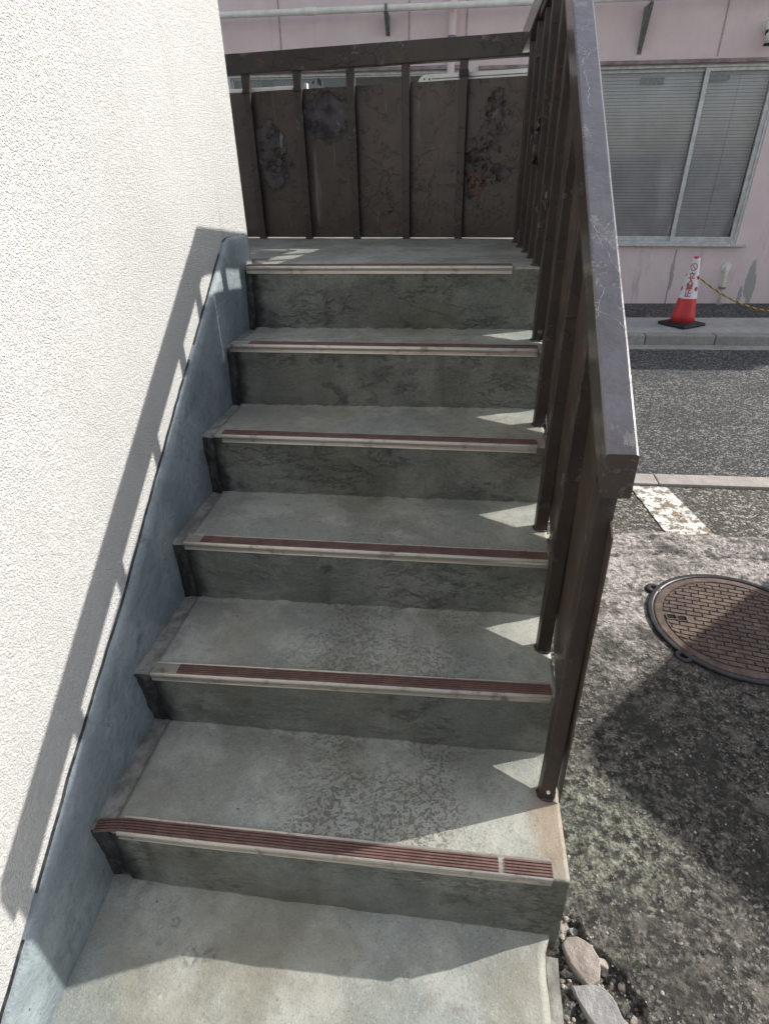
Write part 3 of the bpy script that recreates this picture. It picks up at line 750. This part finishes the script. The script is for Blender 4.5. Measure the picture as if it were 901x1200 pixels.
# ------------------------------------------------------------------ pink building across the street
bld = thing('pink_building', 'pink rendered building across the street with aluminium windows and cream pipe', 'building', (0,6.5,0))
bld.rotation_euler = (0, R(.95), 0)       # the street falls gently to the right
def H(x): return .0165*x                   # undo that fall when placing by height
X0, X1, TOP = -7.0, 9.0, 4.3
WIN = [(-4.2,-1.95,1.35,2.22),(-1.72,.575,1.0,2.205), (.84,1.42,1.0,2.195), (1.52,3.565,.675,2.205)]
bm = bmesh.new()
def wallpiece(x0, x1, z0, z1): box(bm, x0, x1, 0, .22, z0, z1)
xp = X0
for (a, b_, c, d) in WIN:
    wallpiece(xp, a, -.05, TOP); wallpiece(a, b_, -.05, c); wallpiece(a, b_, d, TOP); xp = b_
wallpiece(xp, X1, -.05, TOP)
box(bm, X0, X1, .22, 6, TOP-.3, TOP-.01); 
link('wall', bm, PINK, bld)
bm = bmesh.new(); box(bm, X0, X1, .60, .66, -.05, TOP-.3); link('inner_wall', bm, DARKROOM, bld)
bm = bmesh.new(); box(bm, X0-.05, X1+.05, -.06, .2, TOP, TOP+.08, .01); link('coping', bm, BANDP, bld)
# vertical grooves painted a darker wine colour
for gx, za, zb in ((-1.14,2.24,TOP), (.115,2.24,TOP), (2.965,2.26,TOP), (2.985,.03,.62), (-3.0,2.24,TOP), (4.6,0,TOP), (.655,.03,TOP)):
    bm = bmesh.new(); box(bm, gx-.008, gx+.008, -.0025, .004, za, zb); link('joint_strip', bm, BANDP, bld)
for i, (a, b_, c, d) in enumerate(WIN):
    bm = bmesh.new(); box(bm, a-.05, b_+.05, -.045, .05, d+.004, d+.036, .006); link('lintel', bm, LINTEL, bld)
    fr = None
    bm = bmesh.new(); w_ = .034 if i in (0, 2) else .022
    box(bm, a+.001, a+w_, .01, .10, c+.001, d-.001); box(bm, b_-w_, b_-.001, .01, .10, c+.001, d-.001)
    box(bm, a+w_+.001, b_-w_-.001, .01, .10, d-w_, d-.002); box(bm, a+w_+.001, b_-w_-.001, .01, .10, c+.002, c+w_)
    fr = link('window', bm, FRAME, bld)
    bm = bmesh.new(); box(bm, a-.02, b_+.08, -.055, .012, c-.022, c-.003, .004); link('sill', bm, FRAME, fr)
    if i == 3: cuts = [(a+w_, 1.80, .050), (1.76, 2.955, .066), (2.905, b_-w_, .032)]
    else:
        m_ = (a+b_)/2 if i != 1 else -.44; cuts = [(a+w_, m_+.02, .05), (m_-.02, b_-w_, .03)]
    for (ca, cb, y) in cuts:
        s = .014 if i != 3 else .027
        bm = bmesh.new()
        box(bm, ca, ca+s*1.4, y, y+.022, c+w_, d-w_); box(bm, cb-s*1.4, cb, y, y+.022, c+w_, d-w_)
        box(bm, ca+s*1.4+.0005, cb-s*1.4-.0005, y, y+.022, c+w_+.001, c+w_+s*1.6); box(bm, ca+s*1.4+.0005, cb-s*1.4-.0005, y, y+.022, d-w_-s, d-w_-.001)
        link('sash', bm, FRAME, fr)
        bm = bmesh.new(); q = [(ca+s, y+.011, c+w_+s), (cb-s, y+.011, c+w_+s), (cb-s, y+.011, d-w_-s), (ca+s, y+.011, d-w_-s)]
        bm.faces.new([bm.verts.new(p) for p in q]); link('pane', bm, PANE, fr)
    if i == 3:
        bm = bmesh.new(); zz = c+.04
        while zz < d-.05:
            hexa(bm, [(a+.05,.112,zz-.0125),(b_-.05,.112,zz-.0125),(b_-.05,.124,zz+.0125),(a+.05,.124,zz+.0125),(a+.05,.1115,zz-.0115),(b_-.05,.1115,zz-.0115),(b_-.05,.1235,zz+.0135),(a+.05,.1235,zz+.0135)])
            zz += .0280
        o = link('blind', bm, BLIND, fr)
        for cx_ in (3.25,):
            bm = bmesh.new(); box(bm, cx_-.001, cx_+.001, .1085, .1105, c+.04, d-.05); link('blind_cord', bm, CURTAIN, fr)
        bm = bmesh.new(); box(bm, 2.34, 2.56, .092, .10, d-.14, d-.085, .004); link('sticker', bm, GALV, fr)
        bm = bmesh.new(); box(bm, 2.96, 3.14, .060, .07, d-.12, d-.075, .004); link('sticker', bm, GALV, fr)
    else:
        bm = bmesh.new()
        segs_ = ((a+.05, a+.30), (a+.42, a+.95)) if i == 1 else ((a+.05, a+.25),)
        for ca, cb in segs_:
            n = 40; A = [bm.verts.new((lerp(ca, cb, j/n), .19+.012*math.sin(j*1.35), c+.02)) for j in range(n+1)]
            B = [bm.verts.new((lerp(ca, cb, j/n), .19+.012*math.sin(j*1.35), d-.03)) for j in range(n+1)]
            for j in range(n): bm.faces.new((A[j], A[j+1], B[j+1], B[j]))
        link('curtain', bm, CURTAIN, fr)
# horizontal cream pipe on brackets
bm = bmesh.new(); tube(bm, [(x_, -.16, 2.660+H(x_)*.35) for x_ in (X0, -3, 0, 3, X1)], .0265, 14); pp = link('pipe', bm, PIPE, bld)
for x_ in (-.797, 3.9, -4.8):
    bm = bmesh.new(); tube(bm, [(x_-.06, -.16, 2.661+H(x_)*.35), (x_-.055, -.16, 2.661+H(x_)*.35), (x_+.055, -.16, 2.661+H(x_)*.35), (x_+.06, -.16, 2.661+H(x_)*.35)], [.028,.0315,.0315,.028], 14); link('coupling', bm, PIPE, pp)
for x_, h_ in ((-.085,.15), (2.26,.34), (5.0,.34), (-2.6,.15)):
    bm = bmesh.new(); zt = 2.63
    for sx in (-.016, .016):
        t_ = .002
        hexa(bm, [(x_+sx-t_,-.008,zt-h_),(x_+sx+t_,-.008,zt-h_),(x_+sx+t_,-.002,zt-h_),(x_+sx-t_,-.002,zt-h_),(x_+sx-t_,-.19,zt),(x_+sx+t_,-.19,zt),(x_+sx+t_,-.002,zt),(x_+sx-t_,-.002,zt)])
    hexa(bm, [(x_-.0138,-.010,zt-h_),(x_+.0138,-.010,zt-h_),(x_+.0138,-.006,zt-h_),(x_-.0138,-.006,zt-h_),(x_-.0138,-.192,zt),(x_+.0138,-.192,zt),(x_+.0138,-.187,zt),(x_-.0138,-.187,zt)])
    box(bm, x_-.0138, x_+.0138, -.21, -.16, zt+.0005, zt+.004); box(bm, x_-.012, x_+.012, -.193, -.189, zt+.004, zt+.06)
    link('bracket', bm, GALV, bld)
bm = bmesh.new(); tube(bm, [(.525, -.055, 0), (.525, -.055, 2.0), (.525, -.055, TOP)], .036, 16); dp = link('downpipe', bm, PINK, bld)
for z_ in (1.2, 2.45, 3.4):
    bm = bmesh.new(); box(bm, .485, .565, -.012, -.001, z_-.012, z_+.012); tube(bm, [(.525,-.055,z_-.012),(.525,-.055,z_+.012)], .039, 16); link('clip', bm, GALV, dp)
# elbow vent high on the right
bm = bmesh.new()
tube(bm, [(3.355,-.002,2.475),(3.355,-.012,2.475)], .062, 20); tube(bm, [(3.355,-.012,2.475),(3.355,-.055,2.472),(3.357,-.085,2.455),(3.358,-.098,2.42),(3.360,-.10,2.33)], [.050,.050,.050,.049,.048], 18)
ve = link('vent_elbow', bm, PIPE, bld)
bm = bmesh.new(); tube(bm, [(3.360,-.10,2.332),(3.360,-.10,2.318)], .053, 18); link('band', bm, RUBBERBLK, ve)
bm = bmesh.new(); tube(bm, [(3.356,-.086,2.43),(3.358,-.094,2.405)], .0525, 18); link('band', bm, RUBBERBLK, ve)
# small drain spout near the pavement
bm = bmesh.new(); tube(bm, [(3.53,-.002,.445),(3.53,-.012,.445)], [.052,.048], 20); tube(bm, [(3.53,-.012,.445),(3.53,-.03,.443),(3.531,-.036,.425),(3.533,-.036,.05)], [.018,.019,.019,.018], 12)
sp = link('drain_pipe', bm, PIPE, bld)
bm = bmesh.new(); box(bm, 3.505, 3.558, -.058, -.001, .235, .255, .003); link('clip', bm, GALV, sp)

# ------------------------------------------------------------------ traffic cone with a warning sleeve, and its rope
REDC = plain('red_cone_plastic', (.62,.045,.045), .45, 0, .1, 8, .0003)
SLEEVE = plain('white_sleeve_vinyl', (.78,.78,.78), .4, 0, .04, 8, .0003)
INK = plain('red_print', (.55,.03,.035), .5, 0, .05, 8, .0)
def make_cone(loc, rz, label, full=True):
    t = thing('traffic_cone', label, 'traffic cone', loc); t.rotation_euler = (0, R(.9), rz)
    bm = bmesh.new(); box(bm, -.150, .150, -.150, .150, .0, .028, .010, 2)
    bmesh.ops.create_cone(bm, cap_ends=True, segments=40, radius1=.128, radius2=.118, depth=.010, matrix=Matrix.Translation((0,0,.0325)))
    link('base', bm, RUBBERBLK, t)
    def rad(z): return lerp(.108, .026, (z-.035)/.575)
    bm = bmesh.new(); tube(bm, [(0,0,z) for z in (.036,.10,.2,.3,.4,.5,.585,.600,.606)], [rad(.036),rad(.10),rad(.2),rad(.3),rad(.4),rad(.5),rad(.585),.022,.014], 40)
    b = link('body', bm, REDC, t)
    bm = bmesh.new()
    zz = [.250,.34,.42,.50,.56,.592]; rings = []
    for z in zz:
        rings.append([bm.verts.new(((rad(z)+.0035+.0007*math.sin(5*a+z*20))*math.cos(a), (rad(z)+.0035+.0007*math.sin(5*a+z*20))*math.sin(a), z+(.006*math.sin(3*a) if z > .58 else 0))) for a in [k*2*math.pi/48 for k in range(48)]])
    for A, B in zip(rings, rings[1:]):
        for k in range(48): bm.faces.new((A[k], A[(k+1) % 48], B[(k+1) % 48], B[k])).smooth = True
    for k in range(48): # inner lip so the sleeve has thickness
        pass
    s = link('sleeve', bm, SLEEVE, t)
    def wrap(me, zc, scale, ang0, lift=.0062):
        for v in me.vertices:
            z = zc+v.co.y*scale; r = rad(z)+lift; a = ang0+v.co.x*scale/r
            v.co = Vector((r*math.cos(a), r*math.sin(a), z))
    for ang0 in ((-1.99-rz, -1.99-rz+math.pi) if full else (-1.99-rz,)):
        for ch_, zc in (('立',.452), ('入',.400), ('禁',.348), ('止',.296)):
            cu = bpy.data.curves.new('text', 'FONT'); cu.body = ch_; cu.align_x = 'CENTER'; cu.align_y = 'CENTER'; cu.offset = .022
            tmp = bpy.data.objects.new('text', cu); C.objects.link(tmp); bpy.context.view_layer.update()
            me = bpy.data.meshes.new_from_object(tmp); bpy.data.objects.remove(tmp)
            bmx = bmesh.new(); bmx.from_mesh(me); bmesh.ops.triangulate(bmx, faces=bmx.faces[:]); bmesh.ops.subdivide_edges(bmx, edges=bmx.edges[:], cuts=1); bmx.to_mesh(me); bmx.free()
            xs_ = [v.co.x for v in me.vertices]; ys_ = [v.co.y for v in me.vertices]
            cx_, cy_ = (min(xs_)+max(xs_))/2, (min(ys_)+max(ys_))/2
            for v in me.vertices: v.co.x -= cx_; v.co.y -= cy_
            wrap(me, zc, .062, ang0); link('lettering', me, INK, s)
        # prohibition mark: ring and bar
        me = bpy.data.meshes.new('mark'); bmx = bmesh.new()
        for k in range(32):
            a, c = k*2*math.pi/32, (k+1)*2*math.pi/32
            bmx.faces.new([bmx.verts.new(q) for q in ((.40*math.cos(a),.40*math.sin(a),0),(.5*math.cos(a),.5*math.sin(a),0),(.5*math.cos(c),.5*math.sin(c),0),(.40*math.cos(c),.40*math.sin(c),0))])
        d = math.sqrt(.5)
        for k in range(6):
            t0, t1 = -.42+.14*k, -.42+.14*(k+1); q = []
            for tt, o_ in ((t0,-.045),(t1,-.045),(t1,.045),(t0,.045)): q.append(bmx.verts.new((d*tt+d*o_, -d*tt+d*o_, 0)))
            bmx.faces.new(q)
        bmx.to_mesh(me); bmx.free(); wrap(me, .520, .064, ang0); link('prohibition_mark', me, INK, s)
    for ang, zc, sc_ in ((-.85-rz,.432,.034), (-.98-rz,.335,.040), (-3.15-rz,.33,.040), (-3.3-rz,.45,.034)):
        me = bpy.data.meshes.new('dot'); bmx = bmesh.new(); bmesh.ops.create_circle(bmx, cap_ends=False, segments=24, radius=.5)
        vv = list(bmx.verts); c0 = bmx.verts.new((0,0,0))
        for k in range(24): bmx.faces.new((vv[k], vv[(k+1) % 24], c0))
        bmx.to_mesh(me); bmx.free(); wrap(me, zc, sc_, ang); link('red_dot', me, INK, s)
    return t
make_cone((2.842, 5.425, .033), R(35), 'red traffic cone in white no-entry sleeve standing on the pavement edge')
make_cone((4.62, 5.50, .033), R(10), 'traffic cone further along the pavement holding the far end of the rope', False)
def m_rope():
    b = NB('yellow_black_rope'); x, y, z = b.sep()
    n = b.t.nodes.new('ShaderNodeAttribute'); n.attribute_name = 'twist'
    f = b.mth('FRACT', n.outputs['Fac']); c = b.mix(b.ramp(f, .60, .66), (.60,.38,.05), (.03,.028,.025))
    return b.done(c, .7)
bm = bmesh.new(); lay = bm.verts.layers.float.new('twist')
Pa, Pb = Vector((2.885,5.385,.470)), Vector((4.585,5.47,.43)); N = 170; ptsR = []
for i in range(N+1):
    t = i/N; p = Pa.lerp(Pb, t); p.z -= .30*(1-(2*t-1)**2)*1.0; ptsR.append(p)
prv = None
for i, p in enumerate(ptsR):
    t = (ptsR[min(i+1, N)]-ptsR[max(i-1, 0)]).normalized(); a = t.cross(Vector((0,0,1))).normalized(); b_ = a.cross(t)
    ring = []
    for k in range(10):
        an = k*2*math.pi/10; rr = .0062+.0012*math.cos(3*(an+i*.6)); v = bm.verts.new(p+(a*math.cos(an)+b_*math.sin(an))*rr); v[lay] = k/10+i*.145; ring.append(v)
    if prv:
        for k in range(10): bm.faces.new((prv[k], prv[(k+1) % 10], ring[(k+1) % 10], ring[k])).smooth = True
    prv = ring
rope = link('rope', bm, m_rope()); tag(rope, 'yellow and black barrier rope sagging to the right from the red cone', 'rope')

# ------------------------------------------------------------------ cast-iron manhole cover
def m_iron():
    b = NB('rusty_cast_iron'); n = b.noise(22, 7, .7); m = b.noise(5, 4); f = b.noise(140, 4, .7)
    c = b.mix(b.ramp(n, .35, .68), (.085,.058,.045), (.19,.135,.105)); c = b.mix(b.ramp(m, .4, .7, 0, .5), c, (.062,.050,.046)); c = b.mix(b.ramp(f, .6, .74, 0, .5), c, (.26,.20,.165))
    return b.done(c, .62, b.bump(b.mth('ADD', n, f), .0012, 1), .25)
IRON = m_iron(); IRONB = plain('blackened_iron_rim', (.045,.042,.045), .45, .4, .3, 40, .001)
mh = thing('manhole_cover', 'round rusty iron manhole cover with brick pattern set in the concrete', 'manhole cover', (MHC.x, MHC.y, -.034))
def ringmesh(prof, n=96):
    bm = bmesh.new(); rr = []
    for r, z in prof: rr.append([bm.verts.new((r*math.cos(k*2*math.pi/n), r*math.sin(k*2*math.pi/n), z)) for k in range(n)])
    for A, B in zip(rr, rr[1:]+rr[:1]):
        for k in range(n): bm.faces.new((A[k], A[(k+1) % n], B[(k+1) % n], B[k]))
    return bm
bm = ringmesh([(.276,-.03),(.276,.006),(.280,.0085),(.292,.0085),(.296,.006),(.296,-.03)])
fr_ = link('frame_ring', bm, IRONB, mh)
holes = []
for ang in (142, 219, 322, 39):
    hx, hy = .300*math.cos(R(ang)), .300*math.sin(R(ang))
    bm = bmesh.new(); n = 28; rr = []
    for r, z in ((.013,-.02),(.013,.006),(.015,.008),(.025,.008),(.0285,.005),(.0285,-.02)): rr.append([bm.verts.new((hx+r*math.cos(k*2*math.pi/n)*1.0, hy+r*math.sin(k*2*math.pi/n)*1.0, z)) for k in range(n)])
    for A, B in zip(rr, rr[1:]):
        for k in range(n): bm.faces.new((A[k], A[(k+1) % n], B[(k+1) % n], B[k]))
    bm.faces.new([bm.verts.new((hx+.014*math.cos(k*2*math.pi/n), hy+.014*math.sin(k*2*math.pi/n), -.016)) for k in range(n)])
    link('hinge_eye', bm, IRONB, mh)
bm = bmesh.new(); n = 96
pts_ = [[bm.verts.new((r*math.cos(k*2*math.pi/n), r*math.sin(k*2*math.pi/n), z)) for k in range(n)] for r, z in ((.272,-.02),(.272,.0045),(.268,.006),(.245,.006),(.243,.0015))]
for A, B in zip(pts_, pts_[1:]):
    for k in range(n): bm.faces.new((A[k], A[(k+1) % n], B[(k+1) % n], B[k]))
bm.faces.new(pts_[-1])
# raised bricks, each plate clipped to the disc
BA = R(-12); ca, sa = math.cos(BA), math.sin(BA)
PW, PH, GP = .0545, .0235, .0042
ph = [(-.238+.005, .010)]
row = -11
pick = [(-.216,.016,.030,.024), (-.180,.009,.030,.024), (.12,-.02,.030,.024)]
while row <= 11:
    y = row*PH; off = (row % 2)*PW/2
    for c_ in range(-6, 7):
        x = c_*PW+off
        q = [(x+GP/2, y+GP/2), (x+PW-GP/2, y+GP/2), (x+PW-GP/2, y+PH-GP/2), (x+GP/2, y+PH-GP/2)]
        if any(math.hypot(*p_) > .241 for p_ in q): 
            q = [(px_*min(1, .241/max(1e-6, math.hypot(px_, py_))), py_*min(1, .241/max(1e-6, math.hypot(px_, py_)))) for px_, py_ in q]
            if abs(q[0][0]-q[1][0]) < .006 or abs(q[2][1]-q[1][1]) < .004: continue
        mid = (sum(p_[0] for p_ in q)/4, sum(p_[1] for p_ in q)/4)
        mw = (mid[0]*ca-mid[1]*sa, mid[0]*sa+mid[1]*ca)
        if any(abs(mw[0]-h_[0]) < .034 and abs(mw[1]-h_[1]) < .019 for h_ in pick): continue
        W = [(p_[0]*ca-p_[1]*sa, p_[0]*sa+p_[1]*ca) for p_ in q]
        cx_, cy_ = mw
        lo_ = [bm.verts.new((a, b_, .0014)) for a, b_ in W]; hi_ = [bm.verts.new((cx_+(a-cx_)*.94, cy_+(b_-cy_)*.88, .0055)) for a, b_ in W]
        bm.faces.new(hi_)
        for k in range(4): bm.faces.new((lo_[k], lo_[(k+1) % 4], hi_[(k+1) % 4], hi_[k]))
    row += 1
link('lid', bm, IRON, mh)
PITB = plain('dark_pick_hole', (.006,.006,.006), .95, 0, .1)
for hx, hy, wx_, wy_ in pick:
    bm = bmesh.new()
    def sq(k, z): return [bm.verts.new((hx+ux_*wx_*k/2, hy+uy_*wy_*k/2, z)) for ux_, uy_ in ((-1,-1),(1,-1),(1,1),(-1,1))]
    o0, o1, i1 = sq(1.25, .002), sq(1.25, .0062), sq(1.0, .0062); i0 = sq(.95, .0022)
    for A, B in ((o0,o1),(o1,i1),(i1,i0)):
        for k in range(4): bm.faces.new((A[k], A[(k+1) % 4], B[(k+1) % 4], B[k])).material_index = 0
    bm.faces.new(i0).material_index = 1
    link('pick_hole', bm, [IRON, PITB], mh)

# ------------------------------------------------------------------ broken concrete and pebbles by the bottom step
def stone(name, poly, z0, th, mat, label, cat, seed, tilt=(0,0), group=None, parent=None):
    bm = bmesh.new(); cx_ = sum(p[0] for p in poly)/len(poly); cy_ = sum(p[1] for p in poly)/len(poly)
    lo_ = [bm.verts.new((x*1.0, y, z0)) for x, y in poly]; hi_ = [bm.verts.new((cx_+(x-cx_)*.94, cy_+(y-cy_)*.94, z0+th)) for x, y in poly]
    bm.faces.new(lo_[::-1]); bm.faces.new(hi_)
    for k in range(len(poly)): bm.faces.new((lo_[k], lo_[(k+1) % len(poly)], hi_[(k+1) % len(poly)], hi_[k]))
    bmesh.ops.bevel(bm, geom=bm.edges[:], offset=min(.0025, th*.1), segments=1, affect='EDGES')
    bmesh.ops.triangulate(bm, faces=[f for f in bm.faces if len(f.verts) > 4])
    bmesh.ops.subdivide_edges(bm, edges=[e for e in bm.edges if e.calc_length() > .008], cuts=3, use_grid_fill=True)
    for v in bm.verts:
        v.co.z += tilt[0]*(v.co.x-cx_)+tilt[1]*(v.co.y-cy_)
        v.co += Vector((nz(*v.co, 60), nz(v.co.y, v.co.z, v.co.x, 60), nz(v.co.z, v.co.x, v.co.y, 60)))*.0012 + Vector((.0012*fbm(v.co.y, v.co.z, seed, 120), .0012*fbm(v.co.x, v.co.z, seed, 120), .0030*fbm(v.co.x, v.co.y, seed, 25)))
    o = link(name, bm, mat); tag(o, label, cat, group); return o
WCONC = m_conc('white_mortar', (.27,.265,.255), (.40,.39,.375)); PCONC = m_conc('pink_mortar', (.30,.255,.22), (.44,.38,.33))
stone('concrete_chunk', [(1.024,-.085),(1.036,-.100),(1.062,-.150),(1.130,-.152),(1.108,-.100),(1.090,-.080),(1.062,-.078)], -.060, .036, WCONC, 'flat pale broken concrete chunk lying by the bottom of the stairs', 'stone', 1, (.10,.05))
stone('concrete_fragment', [(1.018,-.005),(1.030,-.045),(1.062,-.088),(1.088,-.072),(1.096,-.035),(1.080,-.004),(1.055,.010),(1.03,.008)], -.062, .036, PCONC, 'pinkish broken mortar piece between the pale chunk and lowest step', 'stone', 2, (.16,.0))
FR = random.Random(21)
for i, (x_, y_, q_) in enumerate([(1.030,.030,.016),(1.052,.022,.012),(1.100,-.035,.017),(1.120,-.105,.019),(1.145,-.130,.016),(1.100,-.160,.014),(1.128,-.140,.011),(1.022,-.062,.012),(1.068,.005,.010),(1.150,-.165,.018),(1.028,-.165,.017),(1.075,-.048,.008)]):
    n_ = FR.choice((4, 5, 5)); a0 = FR.uniform(0, 6.28)
    poly = [(x_+q_*FR.uniform(.6, 1.15)*math.cos(a0+k*6.283/n_), y_+q_*FR.uniform(.6, 1.15)*math.sin(a0+k*6.283/n_)) for k in range(n_)]
    stone('rubble_fragment', poly, -.050, q_*FR.uniform(.8, 1.3), (PCONC, WCONC, PCONC, APRON)[i % 4], 'small angular concrete fragment in the broken gap beside the stairs', 'rubble', i+5, (FR.uniform(-.5, .5), FR.uniform(-.5, .5)), 'small rubble in the broken concrete gap')
PEB = [((1.118,-.062),.010,(.035,.035,.037),'small black pebble in the broken gap right of the pale chunk'), ((1.138,-.070),.011,(.46,.41,.34),'cream pebble beside the jagged crack edge'), ((1.128,-.048),.008,(.28,.26,.23),None),
       ((1.148,-.100),.009,(.33,.17,.11),'reddish pebble deep in the crack near the bottom edge'), ((1.135,-.098),.010,(.25,.25,.25),None), ((1.105,-.045),.007,(.3,.28,.25),None), ((1.122,-.085),.007,(.34,.30,.25),None), ((1.140,-.118),.008,(.27,.25,.22),None)]
for i, ((x_, y_), r_, col, lab) in enumerate(PEB):
    bm = bmesh.new(); bmesh.ops.create_icosphere(bm, subdivisions=3, radius=1)
    for v in bm.verts:
        q = 1+.35*fbm(v.co.x+i*7, v.co.y, v.co.z, 1.1, 3)
        v.co = Vector((x_+v.co.x*r_*q*1.15, y_+v.co.y*r_*q, -.051+r_*.5+v.co.z*r_*q*.75))
    o = link('pebble', bm, plain('pebble_stone', col, .85, 0, .3, 120, .001), smooth=True)
    tag(o, lab or 'grey-brown pebble lying loose in the broken gap beside the stairs', 'pebble', 'pebbles in the broken concrete gap')

# ------------------------------------------------------------------ the van parked to the right, out of the picture, that shades the manhole
VANP = plain('dark_van_paint', (.05,.055,.065), .3, .2, .05, 3, .0)
VANG = plain('van_glass', (.015,.018,.02), .06, 0, .05, 3, .0)
TYRE = plain('tyre_rubber', (.02,.02,.02), .85); HUB = plain('wheel_hub', (.45,.46,.47), .35, .8)
van = thing('parked_van', 'dark van parked beyond the right edge beside the manhole', 'van', (4.62,.53,-.03))
sec = [(-.70,.28),(-.73,.55),(-.72,.86),(-.60,1.38),(-.52,1.47),(0,1.50),(.52,1.47),(.60,1.38),(.72,.86),(.73,.55),(.70,.28)]
prof = [(-1.70,.30,.42),(-1.66,.62,.80),(-1.1,.70,.86),(-.85,.98,.96),(-.45,1.0,1.0),(.8,1.0,1.0),(1.40,.99,.985),(1.55,.95,.95),(1.66,.80,.60)]
bm = bmesh.new(); prv = None
for (y, hs, ws) in prof:
    ring = [bm.verts.new((x*(.9+.1*ws), y, .28+(z-.28)*(hs if z > .9 else min(1, hs*1.25)))) for x, z in sec]
    if prv:
        for m in range(len(sec)):
            f = bm.faces.new((prv[m], prv[(m+1) % len(sec)], ring[(m+1) % len(sec)], ring[m])); f.smooth = False
    else: bm.faces.new(ring)
    prv = ring
bm.faces.new(prv[::-1])
bmesh.ops.bevel(bm, geom=[e for e in bm.edges], offset=.02, segments=2, affect='EDGES')
link('body', bm, VANP, van)
for sx in (-1, 1):
    for (ya, yb) in ((-.72,-.05),(.0,.70),(.76,1.34)):
        bm = bmesh.new(); q = [(sx*.722,ya,.90),(sx*.722,yb,.90),(sx*.622,yb-.03,1.33),(sx*.622,ya+.06,1.33)]
        A = [bm.verts.new(p) for p in q]; B = [bm.verts.new((p[0]+sx*.006, p[1], p[2])) for p in q]
        bm.faces.new(B); 
        for k in range(4): bm.faces.new((A[k], A[(k+1) % 4], B[(k+1) % 4], B[k]))
        link('side_window', bm, VANG, van)
    for y in (-1.15, 1.15):
        bm = bmesh.new(); tube(bm, [(sx*.60,y,.27),(sx*.62,y,.27),(sx*.73,y,.27),(sx*.745,y,.27)], [.25,.27,.27,.25], 36); wh = link('wheel', bm, TYRE, van)
        bm = bmesh.new(); tube(bm, [(sx*.735,y,.27),(sx*.750,y,.27)], [.17,.15], 24); link('rim', bm, HUB, wh)
van.rotation_euler = (0, 0, R(45))

# ------------------------------------------------------------------ loose grit and small aggregate on the concrete
rnd = random.Random(3); bm = bmesh.new()
for i in range(3600):
    if i < 3000: x, y = rnd.uniform(1.02, 2.3), rnd.uniform(-.3, 1.62)
    else:
        y = rnd.uniform(-.3, .05); cx = crack_x(y) or 1.06; x = rnd.uniform(1.012, max(1.03, cx))
    if math.hypot(x-MHC.x, y-MHC.y) < MHR+.01: continue
    if fbm(x, y, 12, 5) < rnd.uniform(-.5, .25) and i < 3000: continue
    rr = rnd.choice((.0012, .0015, .002, .002, .0028, .0036)) * rnd.uniform(.8, 1.3) * (1.5 if i >= 3000 else 1)
    ret = bmesh.ops.create_icosphere(bm, subdivisions=1, radius=1.0); z = apron_z(x, y); mi = rnd.choice((0, 0, 1, 1, 2))
    for v in ret['verts']: v.co = Vector((x+v.co.x*rr*rnd.uniform(.7, 1.3), y+v.co.y*rr*rnd.uniform(.7, 1.3), z+rr*.15+v.co.z*rr*rnd.uniform(.5, .8)))
    for f in {f for v in ret['verts'] for f in v.link_faces}: f.material_index = mi
g = link('grit', bm, [plain('pale_grit', (.40,.37,.33), .9), plain('brown_grit', (.20,.175,.145), .9), plain('dark_grit', (.05,.048,.045), .9)])
g['kind'] = 'stuff'
